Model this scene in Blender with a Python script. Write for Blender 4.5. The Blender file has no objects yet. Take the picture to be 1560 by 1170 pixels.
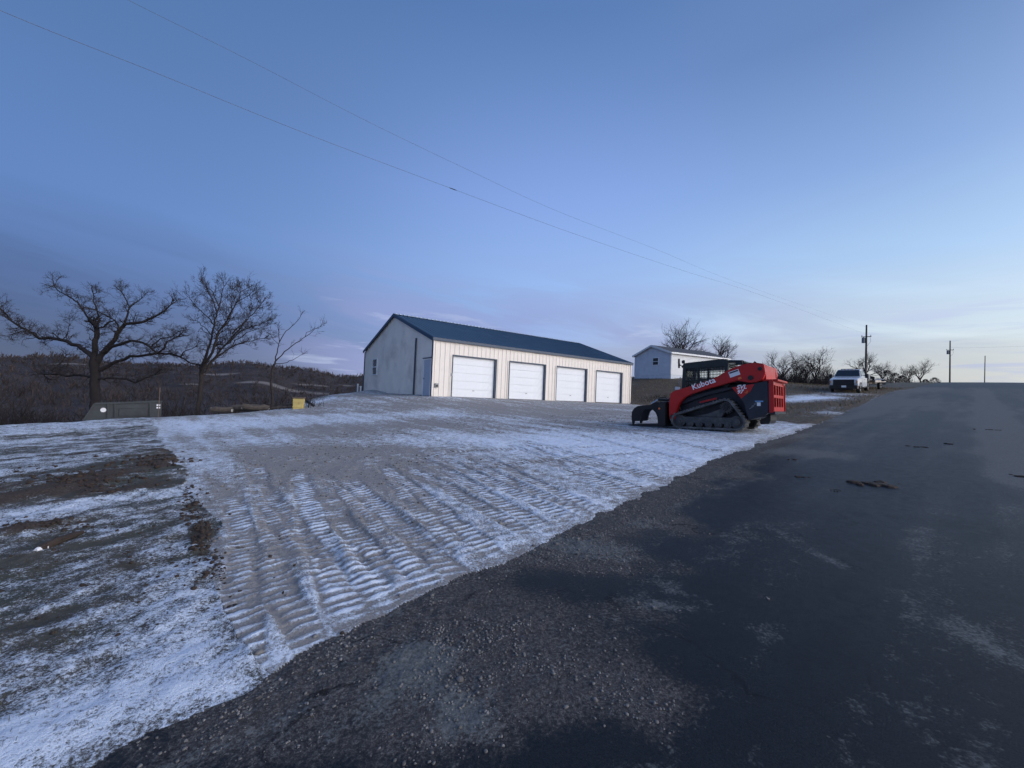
import bpy, bmesh, math, random
import numpy as np
from mathutils import Vector, Matrix

# ------------------------------------------------------------------ camera, sky, light
scene = bpy.context.scene
COL = scene.collection
F = 632.0
PIT = math.radians(1.77)
ROL = math.radians(2.36)
EYE = np.array([0, 0, 1.6])
_fw = np.array([0, math.cos(PIT), math.sin(PIT)])
_up = np.array([0, -math.sin(PIT), math.cos(PIT)])
_ri = np.array([1.0, 0, 0])
RI = math.cos(ROL) * _ri + math.sin(ROL) * _up
UP = -math.sin(ROL) * _ri + math.cos(ROL) * _up

cam_d = bpy.data.cameras.new('camera')
cam = bpy.data.objects.new('camera', cam_d)
COL.objects.link(cam)
cam.matrix_world = Matrix(((RI[0], UP[0], -_fw[0], EYE[0]), (RI[1], UP[1], -_fw[1], EYE[1]),
                           (RI[2], UP[2], -_fw[2], EYE[2]), (0, 0, 0, 1)))
cam_d.sensor_width = 36
cam_d.sensor_fit = 'HORIZONTAL'
cam_d.lens = F / 1560 * 36
cam_d.clip_start = 0.05
cam_d.clip_end = 8000
scene.camera = cam
scene.view_settings.view_transform = 'Standard'
scene.view_settings.look = 'None'
scene.view_settings.gamma = 1
scene.view_settings.exposure = 0
scene.view_settings.use_curve_mapping = False
scene.cycles.max_bounces = 6
scene.cycles.transparent_max_bounces = 12

SUN_AZ = math.radians(112)
SUN_EL = math.radians(18)

def lin(c):
    return tuple(((v / 255) / 12.92 if v <= 10 else (((v / 255) + .055) / 1.055) ** 2.4) for v in c)

world = bpy.data.worlds.new('World')
scene.world = world
world.use_nodes = True
wn = world.node_tree.nodes
wl = world.node_tree.links
wn.clear()

def N(tree, typ, **kw):
    n = tree.nodes.new(typ)
    for k, v in kw.items():
        setattr(n, k, v)
    return n

def setin(tree, sock, v):
    if isinstance(v, bpy.types.NodeSocket):
        tree.links.new(v, sock)
    else:
        sock.default_value = v

def math_n(tree, op, a, b=0.0, c=0.0, clamp=False):
    n = N(tree, 'ShaderNodeMath', operation=op, use_clamp=clamp)
    setin(tree, n.inputs[0], a)
    setin(tree, n.inputs[1], b)
    setin(tree, n.inputs[2], c)
    return n.outputs[0]

def mix_n(tree, f, a, b, blend='MIX'):
    n = N(tree, 'ShaderNodeMix', data_type='RGBA', blend_type=blend)
    n.clamp_factor = True
    setin(tree, n.inputs[0], f)
    for s, v in ((n.inputs[6], a), (n.inputs[7], b)):
        if isinstance(v, tuple):
            v = (*v[:3], 1)
        setin(tree, s, v)
    return n.outputs[2]

def ramp_n(tree, f, stops):
    n = N(tree, 'ShaderNodeValToRGB')
    e = n.color_ramp.elements
    while len(e) < len(stops):
        e.new(0.5)
    for i, (p, c) in enumerate(stops):
        e[i].position = p
        e[i].color = (*c, 1) if not isinstance(c, (int, float)) else (c, c, c, 1)
    setin(tree, n.inputs[0], f)
    return n.outputs[0]

def noise_n(tree, vec, scale, detail=4, rough=.55, dist=0.0):
    n = N(tree, 'ShaderNodeTexNoise')
    n.inputs['Scale'].default_value = scale
    n.inputs['Detail'].default_value = detail
    n.inputs['Roughness'].default_value = rough
    n.inputs['Distortion'].default_value = dist
    if vec is not None:
        tree.links.new(vec, n.inputs['Vector'])
    return n.outputs['Fac']

def maprange(tree, v, a, b, c=0.0, d=1.0, smooth=True):
    n = N(tree, 'ShaderNodeMapRange', interpolation_type='SMOOTHSTEP' if smooth else 'LINEAR')
    setin(tree, n.inputs[0], v)
    for i, q in enumerate((a, b, c, d)):
        setin(tree, n.inputs[i + 1], q)
    return n.outputs[0]

def build_world():
    T = world.node_tree
    tc = N(T, 'ShaderNodeTexCoord')
    sep = N(T, 'ShaderNodeSeparateXYZ')
    T.links.new(tc.outputs['Generated'], sep.inputs[0])
    x, y, z = sep.outputs
    zc = math_n(T, 'MAXIMUM', z, 0.0)
    h2 = math_n(T, 'SQRT', math_n(T, 'ADD', math_n(T, 'MULTIPLY', x, x), math_n(T, 'ADD', math_n(T, 'MULTIPLY', y, y), 1e-6)))
    g = math.radians(108)
    a = math_n(T, 'DIVIDE', math_n(T, 'ADD', math_n(T, 'MULTIPLY', x, math.sin(g)), math_n(T, 'MULTIPLY', y, math.cos(g))), h2)
    left = ramp_n(T, zc, [(0, lin((54, 74, 110))), (.07, lin((56, 74, 118))), (.16, lin((67, 94, 150))), (.3, lin((88, 125, 188))), (.52, lin((80, 117, 170))), (1, lin((80, 116, 170)))])
    mid = ramp_n(T, zc, [(0, lin((176, 184, 214))), (.1, lin((160, 182, 232))), (.26, lin((158, 192, 246))), (.44, lin((139, 172, 236))), (.69, lin((92, 128, 186))), (1, lin((90, 126, 184)))])
    right = ramp_n(T, zc, [(0, lin((246, 232, 200))), (.06, lin((242, 240, 222))), (.13, lin((226, 241, 246))), (.27, lin((178, 211, 248))), (.42, lin((140, 174, 226))), (.60, lin((104, 137, 190))), (1, lin((98, 133, 188)))])
    f1 = maprange(T, a, -.94, -.31, smooth=False)
    f2 = maprange(T, a, -.31, .545, smooth=False)
    u = maprange(T, a, -.94, .545, smooth=False)
    def gw(c0):
        d = math_n(T, 'DIVIDE', math_n(T, 'SUBTRACT', u, c0), .30)
        return math_n(T, 'POWER', 2.71828, math_n(T, 'MULTIPLY', math_n(T, 'MULTIPLY', d, d), -1.0))
    wl_, wm_, wr_ = gw(0.0), gw(.424), gw(1.0)
    tot = math_n(T, 'ADD', wl_, math_n(T, 'ADD', wm_, wr_))
    lm = mix_n(T, math_n(T, 'DIVIDE', wm_, math_n(T, 'ADD', wl_, wm_)), left, mid)
    c = mix_n(T, math_n(T, 'DIVIDE', wr_, tot), lm, right)
    # clouds: noise on a cloud layer, direction projected to a plane far above
    az = math_n(T, 'ARCTAN2', x, y)
    def cl(sa, se, off, detail=5):
        cv = N(T, 'ShaderNodeCombineXYZ')
        setin(T, cv.inputs[0], math_n(T, 'MULTIPLY', az, sa))
        setin(T, cv.inputs[1], math_n(T, 'ADD', math_n(T, 'MULTIPLY', z, se), math_n(T, 'MULTIPLY', az, off)))
        setin(T, cv.inputs[2], off * 3 + .7)
        return noise_n(T, cv.outputs[0], 1.0, detail, .55, .4)
    n1 = cl(2.6, 15, 2.2)
    n2 = cl(7, 60, 1.0)
    low = maprange(T, z, .36, .08)                       # the clouds thicken towards the horizon
    m1 = math_n(T, 'MULTIPLY', maprange(T, n1, .35, .58), low)
    m1 = math_n(T, 'MULTIPLY', m1, maprange(T, a, .60, .10, .25, 1.0))
    fc = maprange(T, a, -.92, -.58)
    m1 = math_n(T, 'MULTIPLY', m1, math_n(T, 'ADD', .40, math_n(T, 'MULTIPLY', fc, .60)))
    ccol = mix_n(T, f2, mix_n(T, fc, lin((58, 80, 122)), lin((150, 160, 210))), lin((166, 180, 210)))
    c = mix_n(T, math_n(T, 'MULTIPLY', m1, .85), c, ccol)
    n1b = math_n(T, 'ADD', math_n(T, 'MULTIPLY', n2, .6), math_n(T, 'MULTIPLY', n1, .4))
    hl = math_n(T, 'MULTIPLY', maprange(T, n1b, .52, .64), maprange(T, z, .24, .10))
    c = mix_n(T, math_n(T, 'MULTIPLY', hl, .85), c, mix_n(T, fc, lin((76, 98, 148)), lin((192, 204, 238))))
    # thin grey bank low over the horizon
    b = math_n(T, 'MULTIPLY', maprange(T, math_n(T, 'SUBTRACT', z, math_n(T, 'MULTIPLY', n2, .05)), .118, .085), maprange(T, a, -.6, -.05))
    b = math_n(T, 'MULTIPLY', b, maprange(T, a, .64, .35, .45, 1.0))
    c = mix_n(T, math_n(T, 'MULTIPLY', b, .55), c, mix_n(T, f2, lin((150, 160, 196)), lin((176, 182, 192))))
    # warm glow round the set sun, beyond the right edge
    sd = (math.sin(SUN_AZ) * math.cos(.12), math.cos(SUN_AZ) * math.cos(.12), math.sin(.12))
    dt = math_n(T, 'ADD', math_n(T, 'MULTIPLY', x, sd[0]), math_n(T, 'ADD', math_n(T, 'MULTIPLY', y, sd[1]), math_n(T, 'MULTIPLY', z, sd[2])))
    gl = math_n(T, 'POWER', math_n(T, 'MAXIMUM', dt, 0.0), 6.0)
    gv = N(T, 'ShaderNodeVectorMath', operation='SCALE')
    gv.inputs[0].default_value = (2.6, 2.4, 2.3)
    T.links.new(gl, gv.inputs['Scale'])
    add = N(T, 'ShaderNodeVectorMath', operation='ADD')
    T.links.new(c, add.inputs[0])
    T.links.new(gv.outputs[0], add.inputs[1])
    ten = N(T, 'ShaderNodeVectorMath', operation='SCALE')
    T.links.new(add.outputs[0], ten.inputs[0])
    ten.inputs['Scale'].default_value = 9.6
    sky = N(T, 'ShaderNodeTexSky')
    sky.sky_type = 'NISHITA'
    sky.sun_disc = False
    sky.sun_elevation = SUN_EL
    sky.sun_rotation = SUN_AZ
    fin = N(T, 'ShaderNodeMix', data_type='RGBA')
    fin.inputs[0].default_value = .06
    T.links.new(ten.outputs[0], fin.inputs[6])
    T.links.new(sky.outputs[0], fin.inputs[7])
    bg = N(T, 'ShaderNodeBackground')
    bg.inputs['Strength'].default_value = 0.105
    T.links.new(fin.outputs[2], bg.inputs[0])
    out = N(T, 'ShaderNodeOutputWorld')
    T.links.new(bg.outputs[0], out.inputs[0])
build_world()

sun_d = bpy.data.lights.new('sun', 'SUN')
sun_d.energy = 1.6
sun_d.angle = math.radians(55)
sun_d.color = (1.0, .93, .90)
sun = bpy.data.objects.new('sun', sun_d)
COL.objects.link(sun)
_sd = Vector((math.sin(SUN_AZ) * math.cos(SUN_EL), math.cos(SUN_AZ) * math.cos(SUN_EL), math.sin(SUN_EL)))
sun.rotation_euler = (-_sd).to_track_quat('-Z', 'Y').to_euler()

# ------------------------------------------------------------------ helpers
random.seed(7)
rng = np.random.default_rng(11)

def ray(px, py):
    return _fw + RI * (px - 780) / F - UP * (py - 585) / F

def PT(px, py, Y):
    d = ray(px, py)
    return EYE + d * (Y / d[1])

class MB:
    """collects verts and faces of one mesh"""
    def __init__(self):
        self.v = []
        self.f = []
    def add(self, vs, fs):
        b = len(self.v)
        self.v += [tuple(map(float, q)) for q in vs]
        self.f += [tuple(i + b for i in q) for q in fs]
        return self
    def box(self, c, s, rot=None):
        hx, hy, hz = s[0] / 2, s[1] / 2, s[2] / 2
        vs = [Vector((sx * hx, sy * hy, sz * hz)) for sx in (-1, 1) for sy in (-1, 1) for sz in (-1, 1)]
        if rot is not None:
            vs = [rot @ q for q in vs]
        vs = [q + Vector(c) for q in vs]
        return self.add(vs, [(0, 1, 3, 2), (4, 6, 7, 5), (0, 4, 5, 1), (2, 3, 7, 6), (0, 2, 6, 4), (1, 5, 7, 3)])
    def bar(self, a, b, w, h=None, upv=(0, 0, 1)):
        a, b = Vector(a), Vector(b)
        d = b - a
        L = d.length
        d.normalize()
        u = Vector(upv)
        s = d.cross(u)
        if s.length < 1e-4:
            s = d.cross(Vector((1, 0, 0)))
        s.normalize()
        u = s.cross(d)
        R = Matrix((d, s, u)).transposed()
        return self.box((a + b) / 2, (L, w, h or w), R)
    def tube(self, pts, rad, n=8, cap=True):
        pts = [Vector(p) for p in pts]
        if not isinstance(rad, (list, tuple)):
            rad = [rad] * len(pts)
        vs, fs = [], []
        ref = Vector((.31, .17, .93))
        for i, p in enumerate(pts):
            d = (pts[min(i + 1, len(pts) - 1)] - pts[max(i - 1, 0)])
            if d.length < 1e-9:
                d = Vector((0, 0, 1))
            d.normalize()
            s = d.cross(ref)
            if s.length < .05:
                s = d.cross(Vector((1, 0, 0)))
            s.normalize()
            u = s.cross(d)
            for k in range(n):
                t = 2 * math.pi * k / n
                vs.append(p + (s * math.cos(t) + u * math.sin(t)) * rad[i])
        for i in range(len(pts) - 1):
            for k in range(n):
                k2 = (k + 1) % n
                fs.append((i * n + k, i * n + k2, (i + 1) * n + k2, (i + 1) * n + k))
        if cap:
            fs.append(tuple(range(n))[::-1])
            fs.append(tuple((len(pts) - 1) * n + k for k in range(n)))
        return self.add(vs, fs)
    def prism(self, poly, y0, y1, fn=None):
        """polygon of (x, z) extruded along y; fn maps a point to 3D"""
        n = len(poly)
        fn = fn or (lambda x, y, z: (x, y, z))
        vs = [fn(x, y0, z) for x, z in poly] + [fn(x, y1, z) for x, z in poly]
        fs = [tuple(range(n)), tuple(range(2 * n - 1, n - 1, -1))]
        fs += [(i, i + n, (i + 1) % n + n, (i + 1) % n) for i in range(n)]
        return self.add(vs, fs)
    def disc(self, c, r, w, axis='y', n=20):
        c = Vector(c)
        ax = {'x': Vector((1, 0, 0)), 'y': Vector((0, 1, 0)), 'z': Vector((0, 0, 1))}[axis]
        return self.tube([c - ax * w / 2, c + ax * w / 2], r, n)
    def build(self, name, mat, parent=None, smooth=False, bevel=0.0, tri=True):
        me = bpy.data.meshes.new(name)
        me.from_pydata(self.v, [], self.f)
        bm = bmesh.new()
        bm.from_mesh(me)
        bmesh.ops.recalc_face_normals(bm, faces=bm.faces)
        if bevel > 0:
            eds = [e for e in bm.edges if len(e.link_faces) == 2 and e.calc_face_angle(0) > .5]
            bmesh.ops.bevel(bm, geom=eds, offset=bevel, segments=2, affect='EDGES', clamp_overlap=True)
        if tri:
            ng = [f for f in bm.faces if len(f.verts) > 4]
            if ng:
                bmesh.ops.triangulate(bm, faces=ng)
        if smooth:
            for f in bm.faces:
                f.smooth = True
        bm.to_mesh(me)
        bm.free()
        me.materials.append(mat)
        o = bpy.data.objects.new(name, me)
        COL.objects.link(o)
        if parent is not None:
            o.parent = parent
        if smooth:
            try:
                me.set_sharp_from_angle(angle=.7)
            except Exception:
                pass
        return o

def tag(o, label=None, cat=None, group=None, kind=None):
    for k, v in (('label', label), ('category', cat), ('group', group), ('kind', kind)):
        if v:
            o[k] = v
    return o

def empty(name, loc, label, cat, group=None, rz=0.0):
    o = bpy.data.objects.new(name, None)
    o.empty_display_size = .3
    COL.objects.link(o)
    o.location = tuple(map(float, loc))
    o.rotation_euler = (0, 0, rz)
    return tag(o, label, cat, group)

def mat(name, col, rough=.6, metal=0.0, var=.12, vscale=6.0, bump=0.0, bscale=40.0, dirt=None, dirt_amt=.4, spec=.5, coat=0.0):
    m = bpy.data.materials.new(name)
    m.use_nodes = True
    T = m.node_tree
    b = T.nodes['Principled BSDF']
    tc = N(T, 'ShaderNodeTexCoord')
    nz = noise_n(T, tc.outputs['Object'], vscale, 5, .6)
    lo = tuple(c * (1 - var) for c in col)
    hi = tuple(min(1, c * (1 + var)) for c in col)
    c = mix_n(T, maprange(T, nz, .3, .7), lo, hi)
    if dirt:
        nd = noise_n(T, tc.outputs['Object'], vscale * .45, 6, .65, .3)
        c = mix_n(T, math_n(T, 'MULTIPLY', maprange(T, nd, .48, .72), dirt_amt), c, dirt)
    T.links.new(c, b.inputs['Base Color'])
    r = maprange(T, nz, .25, .75, max(rough - .08, .02), min(rough + .1, 1))
    T.links.new(r, b.inputs['Roughness'])
    b.inputs['Metallic'].default_value = metal
    b.inputs['Specular IOR Level'].default_value = spec
    b.inputs['Coat Weight'].default_value = coat
    if bump > 0:
        nb = noise_n(T, tc.outputs['Object'], bscale, 4, .6)
        bn = N(T, 'ShaderNodeBump')
        bn.inputs['Strength'].default_value = bump
        bn.inputs['Distance'].default_value = .02
        T.links.new(nb, bn.inputs['Height'])
        T.links.new(bn.outputs[0], b.inputs['Normal'])
    return m

def glass_mat(name, tint=(.55, .62, .6), amount=.7):
    m = bpy.data.materials.new(name)
    m.use_nodes = True
    T = m.node_tree
    T.nodes.clear()
    g = N(T, 'ShaderNodeBsdfGlossy')
    g.inputs['Roughness'].default_value = .05
    t = N(T, 'ShaderNodeBsdfTransparent')
    t.inputs[0].default_value = (*tint, 1)
    fr = N(T, 'ShaderNodeFresnel')
    fr.inputs[0].default_value = 1.45
    mx = N(T, 'ShaderNodeMixShader')
    T.links.new(fr.outputs[0], mx.inputs[0])
    T.links.new(t.outputs[0], mx.inputs[1])
    T.links.new(g.outputs[0], mx.inputs[2])
    o = N(T, 'ShaderNodeOutputMaterial')
    T.links.new(mx.outputs[0], o.inputs[0])
    return m

# ------------------------------------------------------------------ terrain
RA = math.radians(48)
def to_st(x, y):
    return x * math.sin(RA) + y * math.cos(RA), -x * math.cos(RA) + y * math.sin(RA)
def from_st(s, t):
    return s * math.sin(RA) - t * math.cos(RA), s * math.cos(RA) + t * math.sin(RA)

ZR_S = [-40, -15, 0, 6, 13, 20, 30, 45, 60, 80, 100, 115, 135, 160, 200]
ZR_Z = [-1.9, -.85, 0, .36, .80, 1.25, 1.90, 2.92, 3.98, 5.5, 6.95, 7.75, 8.1, 7.7, 6.4]
ctrl = []
for s_, z_ in zip(ZR_S, ZR_Z):
    for t_ in (-9, -2, 2.6):
        X, Y = from_st(s_, t_)
        ctrl.append((X, Y, z_ - (.12 if t_ == -9 else 0)))
BO = np.array([-4.43, 22.92, 1.44])
BX = np.array([math.sin(math.radians(53)), math.cos(math.radians(53)), 0])
BY = np.array([-BX[1], BX[0], 0])
for lx, ly in ((0, 0), (6, 0), (12, 0), (17.5, 0), (0, 6), (0, 11.9), (17.5, 8), (8, 11.9), (9, -4), (2, -3)):
    q = BO + BX * lx + BY * ly
    dz = {(9, -4): -.16, (2, -3): -.18}.get((lx, ly), -.01)
    ctrl.append((q[0], q[1], q[2] + dz))
ctrl += [(6.2, 13.0, .84), (4.9, 14.4, .78), (-3, 9, .30), (-1.5, 14, .62), (1.5, 18, .86),
         (-9, 14, .30), (-8, 18, .62), (-6.5, 5.5, .02), (-9.0, 8, .05), (-12, 10, -.08), (-5, 2, -.20), (-10, 4, -.28)]
ctrl += [(-17.3, 14, -.14), (-14.4, 17, .12), (-11.2, 19.5, .50), (-12.6, 26, .95)]      # lip of the lot
ctrl += [(-20.5, 17, -1.3), (-17.5, 20.5, -1.3), (-15.5, 24.5, -.9), (-18, 30, -2.2), (-24, 24, -3.2), (-30, 20, -3.6), (-26, 36, -4.6), (-12, 40, -1.5), (-40, 35, -6), (-20, 60, -6),
         (-45, 60, -7), (-5, 60, -2), (8, 62, 4.2)]
hb = PT(1021.8, 577, 47)
ha = PT(966.8, 577, 52.2)
ctrl += [tuple(hb), tuple(ha), (27, 52, 4.9), (24, 62, 5.2), (14, 66, 4.9), (32, 58, 5.2)]
ctrl += [(11.2, 33.0, 1.5), (13.5, 37, 2.35), (15.0, 32, 1.75), (18, 36, 2.6), (20, 32, 2.25), (22.5, 38, 3.2), (45, 60, 4.9), (40, 75, 6.0)]
ctrl += [(30, -20, -.3), (-20, -20, -1.6), (0, -12, -.7), (60, 20, 3.0), (110, 60, 7.2), (-35, 5, -1.2), (-40, -20, -2.2)]
CP = np.array(ctrl)
def _tps(r2):
    return np.where(r2 > 1e-9, .5 * r2 * np.log(np.maximum(r2, 1e-9)), 0)
_n = len(CP)
_K = _tps(((CP[:, None, :2] - CP[None, :, :2]) ** 2).sum(-1)) + np.eye(_n) * 2.0
_Pm = np.c_[np.ones(_n), CP[:, :2]]
_A = np.block([[_K, _Pm], [_Pm.T, np.zeros((3, 3))]])
_W = np.linalg.solve(_A, np.r_[CP[:, 2], 0, 0, 0])

def sm(x, a, b):
    t = np.clip((x - a) / (b - a), 0, 1)
    return t * t * (3 - 2 * t)

def near_z(X, Y):
    z = _W[_n] + _W[_n + 1] * X + _W[_n + 2] * Y
    for i in range(_n):
        z = z + _W[i] * _tps((X - CP[i, 0]) ** 2 + (Y - CP[i, 1]) ** 2)
    return z

def far_z(X, Y):
    r = np.hypot(X, Y)
    az = np.degrees(np.arctan2(X, Y))
    te = np.interp(az, [-180, -90, -60, -51, -40, -30, -18, -8, 5], [.02, .03, .036, .040, .044, .047, .031, .022, .005])
    H = 1.6 + 330 * np.cos(np.radians(np.clip(az, -75, 75))) * te
    wob = 1.2 * np.sin(az * .35) + .8 * np.sin(az * .9 + r * .02)
    zl = np.where(r < 160, np.interp(r, [60, 95, 160], [-6, -7.5, -4]),
                  np.where(r < 330, -4 + (H + 4) * sm(r, 160, 330), np.interp(r, [330, 600, 2500], [1, .75, -1.5]) * H)) + wob * sm(r, 120, 300)
    zr = np.interp(r, [60, 110, 150, 300, 700, 2500], [5, 7.2, 7, 2, -12, -60])
    w = sm(az, -6, 12) * (1 - sm(az, 95, 150))
    return zl * (1 - w) + zr * w

def ground_z(X, Y):
    X = np.asarray(X, float)
    Y = np.asarray(Y, float)
    r = np.hypot(X, Y)
    az = np.degrees(np.arctan2(X, Y))
    w0 = sm(az, -5, 30)
    a = 58 + 92 * w0
    b = 95 + 105 * w0
    w = sm(r, a, b)
    z = near_z(np.clip(X, -150, 200), np.clip(Y, -150, 200))
    return z * (1 - w) + far_z(X, Y) * w

_ts = np.concatenate([np.geomspace(1.0, 60, 500), np.geomspace(60.3, 900, 300)])
def G(px, py, maxd=900):
    """the ground point seen at a picture position (first hit)"""
    d = ray(px, py)
    Q = EYE[None] + d[None] * _ts[:, None]
    gz = ground_z(Q[:, 0], Q[:, 1])
    below = np.nonzero(Q[:, 2] <= gz)[0]
    i = below[0] if len(below) else len(_ts) - 1
    if i == 0:
        t = _ts[0]
    else:
        h0 = Q[i - 1, 2] - gz[i - 1]
        h1 = Q[i, 2] - gz[i]
        t = _ts[i - 1] + (_ts[i] - _ts[i - 1]) * h0 / max(h0 - h1, 1e-9)
    q = EYE + d * t
    return np.array([q[0], q[1], float(ground_z(q[0], q[1]))])

def gz(x, y):
    return float(ground_z(np.array([x]), np.array([y]))[0])

def _hash(ix, iy, seed):
    h = (ix.astype(np.int64) * 374761393 + iy.astype(np.int64) * 668265263 + seed * 974711) & 0x7fffffff
    h = (h ^ (h >> 13)) * 1274126177 & 0x7fffffff
    return ((h ^ (h >> 16)) & 0xffff) / 65535.0

def vn(x, y, seed=0):
    ix = np.floor(x)
    iy = np.floor(y)
    fx = x - ix
    fy = y - iy
    fx = fx * fx * (3 - 2 * fx)
    fy = fy * fy * (3 - 2 * fy)
    a = _hash(ix, iy, seed)
    b = _hash(ix + 1, iy, seed)
    c = _hash(ix, iy + 1, seed)
    d = _hash(ix + 1, iy + 1, seed)
    return (a * (1 - fx) + b * fx) * (1 - fy) + (c * (1 - fx) + d * fx) * fy

def fbm(x, y, seed=0, o=4, g=.5):
    s = 0
    a = 1
    n = 0
    for i in range(o):
        s = s + a * vn(x, y, seed + i * 17)
        n += a
        a *= g
        x = x * 2.03 + 3.1
        y = y * 2.03 + 1.7
    return s / n

# --- zone outlines, read off once and kept as ground coordinates
edge_px = [(120, 1169), (385, 1048), (500, 975), (640, 905), (760, 858), (860, 812), (1000, 745), (1090, 700), (1250, 645), (1290, 627), (1330, 607), (1400, 589)]
_e = np.array([to_st(*G(*q)[:2]) for q in edge_px])
_o = np.argsort(_e[:, 0])
EDGE_S = np.r_[_e[_o, 0], 100, 125]
EDGE_T = np.r_[_e[_o, 1], 3.0, 2.4]
def road_edge(s):
    return np.interp(s, np.r_[-30, EDGE_S, 170], np.r_[EDGE_T[0], EDGE_T, EDGE_T[-1]])
ROAD_R = -4.7
lot_px = [(385, 1048), (362, 1000), (335, 920), (318, 860), (308, 800), (285, 745), (262, 700), (246, 660), (240, 640)]
_l = np.array([to_st(*G(*q)[:2]) for q in lot_px])
_o = np.argsort(_l[:, 1])
LOT_T = _l[_o, 1]
LOT_S = _l[_o, 0]
def lot_left(t):
    return np.interp(t, np.r_[LOT_T, 60], np.r_[LOT_S, LOT_S[-1] - 2])

def blob(X, Y, px, py, rx, ry, amt=1.0, p=2.0):
    """soft patch on the ground round one point, sized in metres there"""
    c = G(px, py)
    D = math.hypot(c[0], c[1])
    a = (np.array([c[0], c[1]])) / D
    depth = (c - EYE) @ _fw
    cx = G(px, py + ry)
    L = max(math.hypot(*(cx - c)[:2]), .02)
    W = rx * depth / F
    u = (X - c[0]) * a[0] + (Y - c[1]) * a[1]
    v = (X - c[0]) * -a[1] + (Y - c[1]) * a[0]
    q = (u / L) ** 2 + (v / W) ** 2
    return amt * np.exp(-q ** (p / 2))

# --- the grid: fine where the photograph looks, coarse behind
az_f = np.radians(np.linspace(-60, 60, 760))
az_c = np.radians(np.linspace(60, 300, 62)[1:-1])
AZ = np.r_[az_f, az_c]
RR = [0.9]
while RR[-1] < 62:
    RR.append(RR[-1] * (1.0066 if RR[-1] < 2.0 else 1.0038 if RR[-1] < 9 else 1.0066 if RR[-1] < 20 else 1.009))
while RR[-1] < 2600:
    RR.append(RR[-1] * 1.028)
RR = np.array(RR)
gX = (RR[:, None] * np.sin(AZ)[None]).ravel()
gY = (RR[:, None] * np.cos(AZ)[None]).ravel()
nr, na = len(RR), len(AZ)
gZ = ground_z(gX, gY)
gS, gT = to_st(gX, gY)
gR = np.hypot(gX, gY)
te = road_edge(gS)
wob = (fbm(gX * 2.2, gY * 2.2, 5, 4) - .5) * .34
is_road = (gT < te + wob * .8) & (gT > ROAD_R + wob) & (gS > -35) & (gS < 165)
ll = lot_left(gT)
wob2 = (fbm(gX * .9, gY * .9, 9, 4) - .5) * 1.1
bxl = (gX - BO[0]) * BX[0] + (gY - BO[1]) * BX[1]
byl = (gX - BO[0]) * BY[0] + (gY - BO[1]) * BY[1]
in_b = (bxl > -.1) & (bxl < 17.6) & (byl > -.1) & (byl < 12)
lot_right = np.interp(gT, [0, 2.5, 4, 6, 9, 14, 24], [19.5, 19.0, 17.0, 18.5, 21.0, 26.5, 32])
is_lot = (~is_road) & (gT >= te - .4) & (gS > ll + wob2 * .5) & (gS < lot_right + wob2) & ((byl < 2.0) | (bxl < -.0) & (byl < 13)) & (gR < 60)
_crest = [(-17.3, 14), (-14.4, 17), (-11.2, 19.5), (-12.6, 27)]
is_lot &= ~((gX < -10) & (gY > np.interp(gX, [-17.3, -14.4, -11.2], [14.3, 17.4, 20.2])) & (byl > -8) & (bxl < -3.8))

# --- fields
snow = np.zeros_like(gX)
soil = np.zeros_like(gX)
extra = np.zeros_like(gX)
near = gR < 75
X, Y, S_, T_ = gX[near], gY[near], gS[near], gT[near]
lot = is_lot[near]
road = is_road[near]
# lot: patches of snow cover
B = np.full_like(X, .31)
for a in [(980, 700, 300, 45, .62), (820, 668, 190, 20, .60), (1160, 655, 120, 16, .55), (840, 780, 160, 50, .40), (700, 850, 130, 60, .34), (580, 900, 110, 40, .38),
          (1060, 680, 160, 30, .35), (350, 672, 120, 16, .34), (300, 650, 160, 12, .50), (430, 640, 120, 9, .30), (310, 715, 40, 24, .35), (680, 628, 60, 7, .45), (560, 640, 90, 6, .30),
          (360, 890, 40, 60, .22), (390, 1010, 60, 50, .5), (500, 870, 40, 60, .30), (450, 760, 60, 40, .16), (620, 780, 70, 40, .22),
          (520, 690, 130, 12, -.24), (420, 735, 60, 40, -.18), (620, 720, 90, 20, -.20), (480, 840, 30, 60, -.16), (760, 622, 170, 7, -.30), (500, 655, 120, 12, -.22), (640, 652, 110, 10, -.15), (560, 760, 40, 40, -.16),
          (860, 706, 70, 6, -.34), (740, 662, 60, 8, -.12), (640, 690, 90, 8, -.18), (790, 640, 50, 5, .2), (440, 930, 30, 60, -.14), (560, 840, 25, 40, -.16)]:
    B = B + blob(X, Y, *a)
streak = fbm(S_ * 3.2, T_ * .42, 31, 4)
streak2 = fbm(S_ * .8 + T_ * .9, (T_ - S_) * .16, 37, 4)
B = B + (streak - .5) * .75 + (streak2 - .5) * .45
cell = fbm(X * 8.5, Y * 8.5, 41, 3)
Bc = B + (cell - .5) * .62
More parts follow.
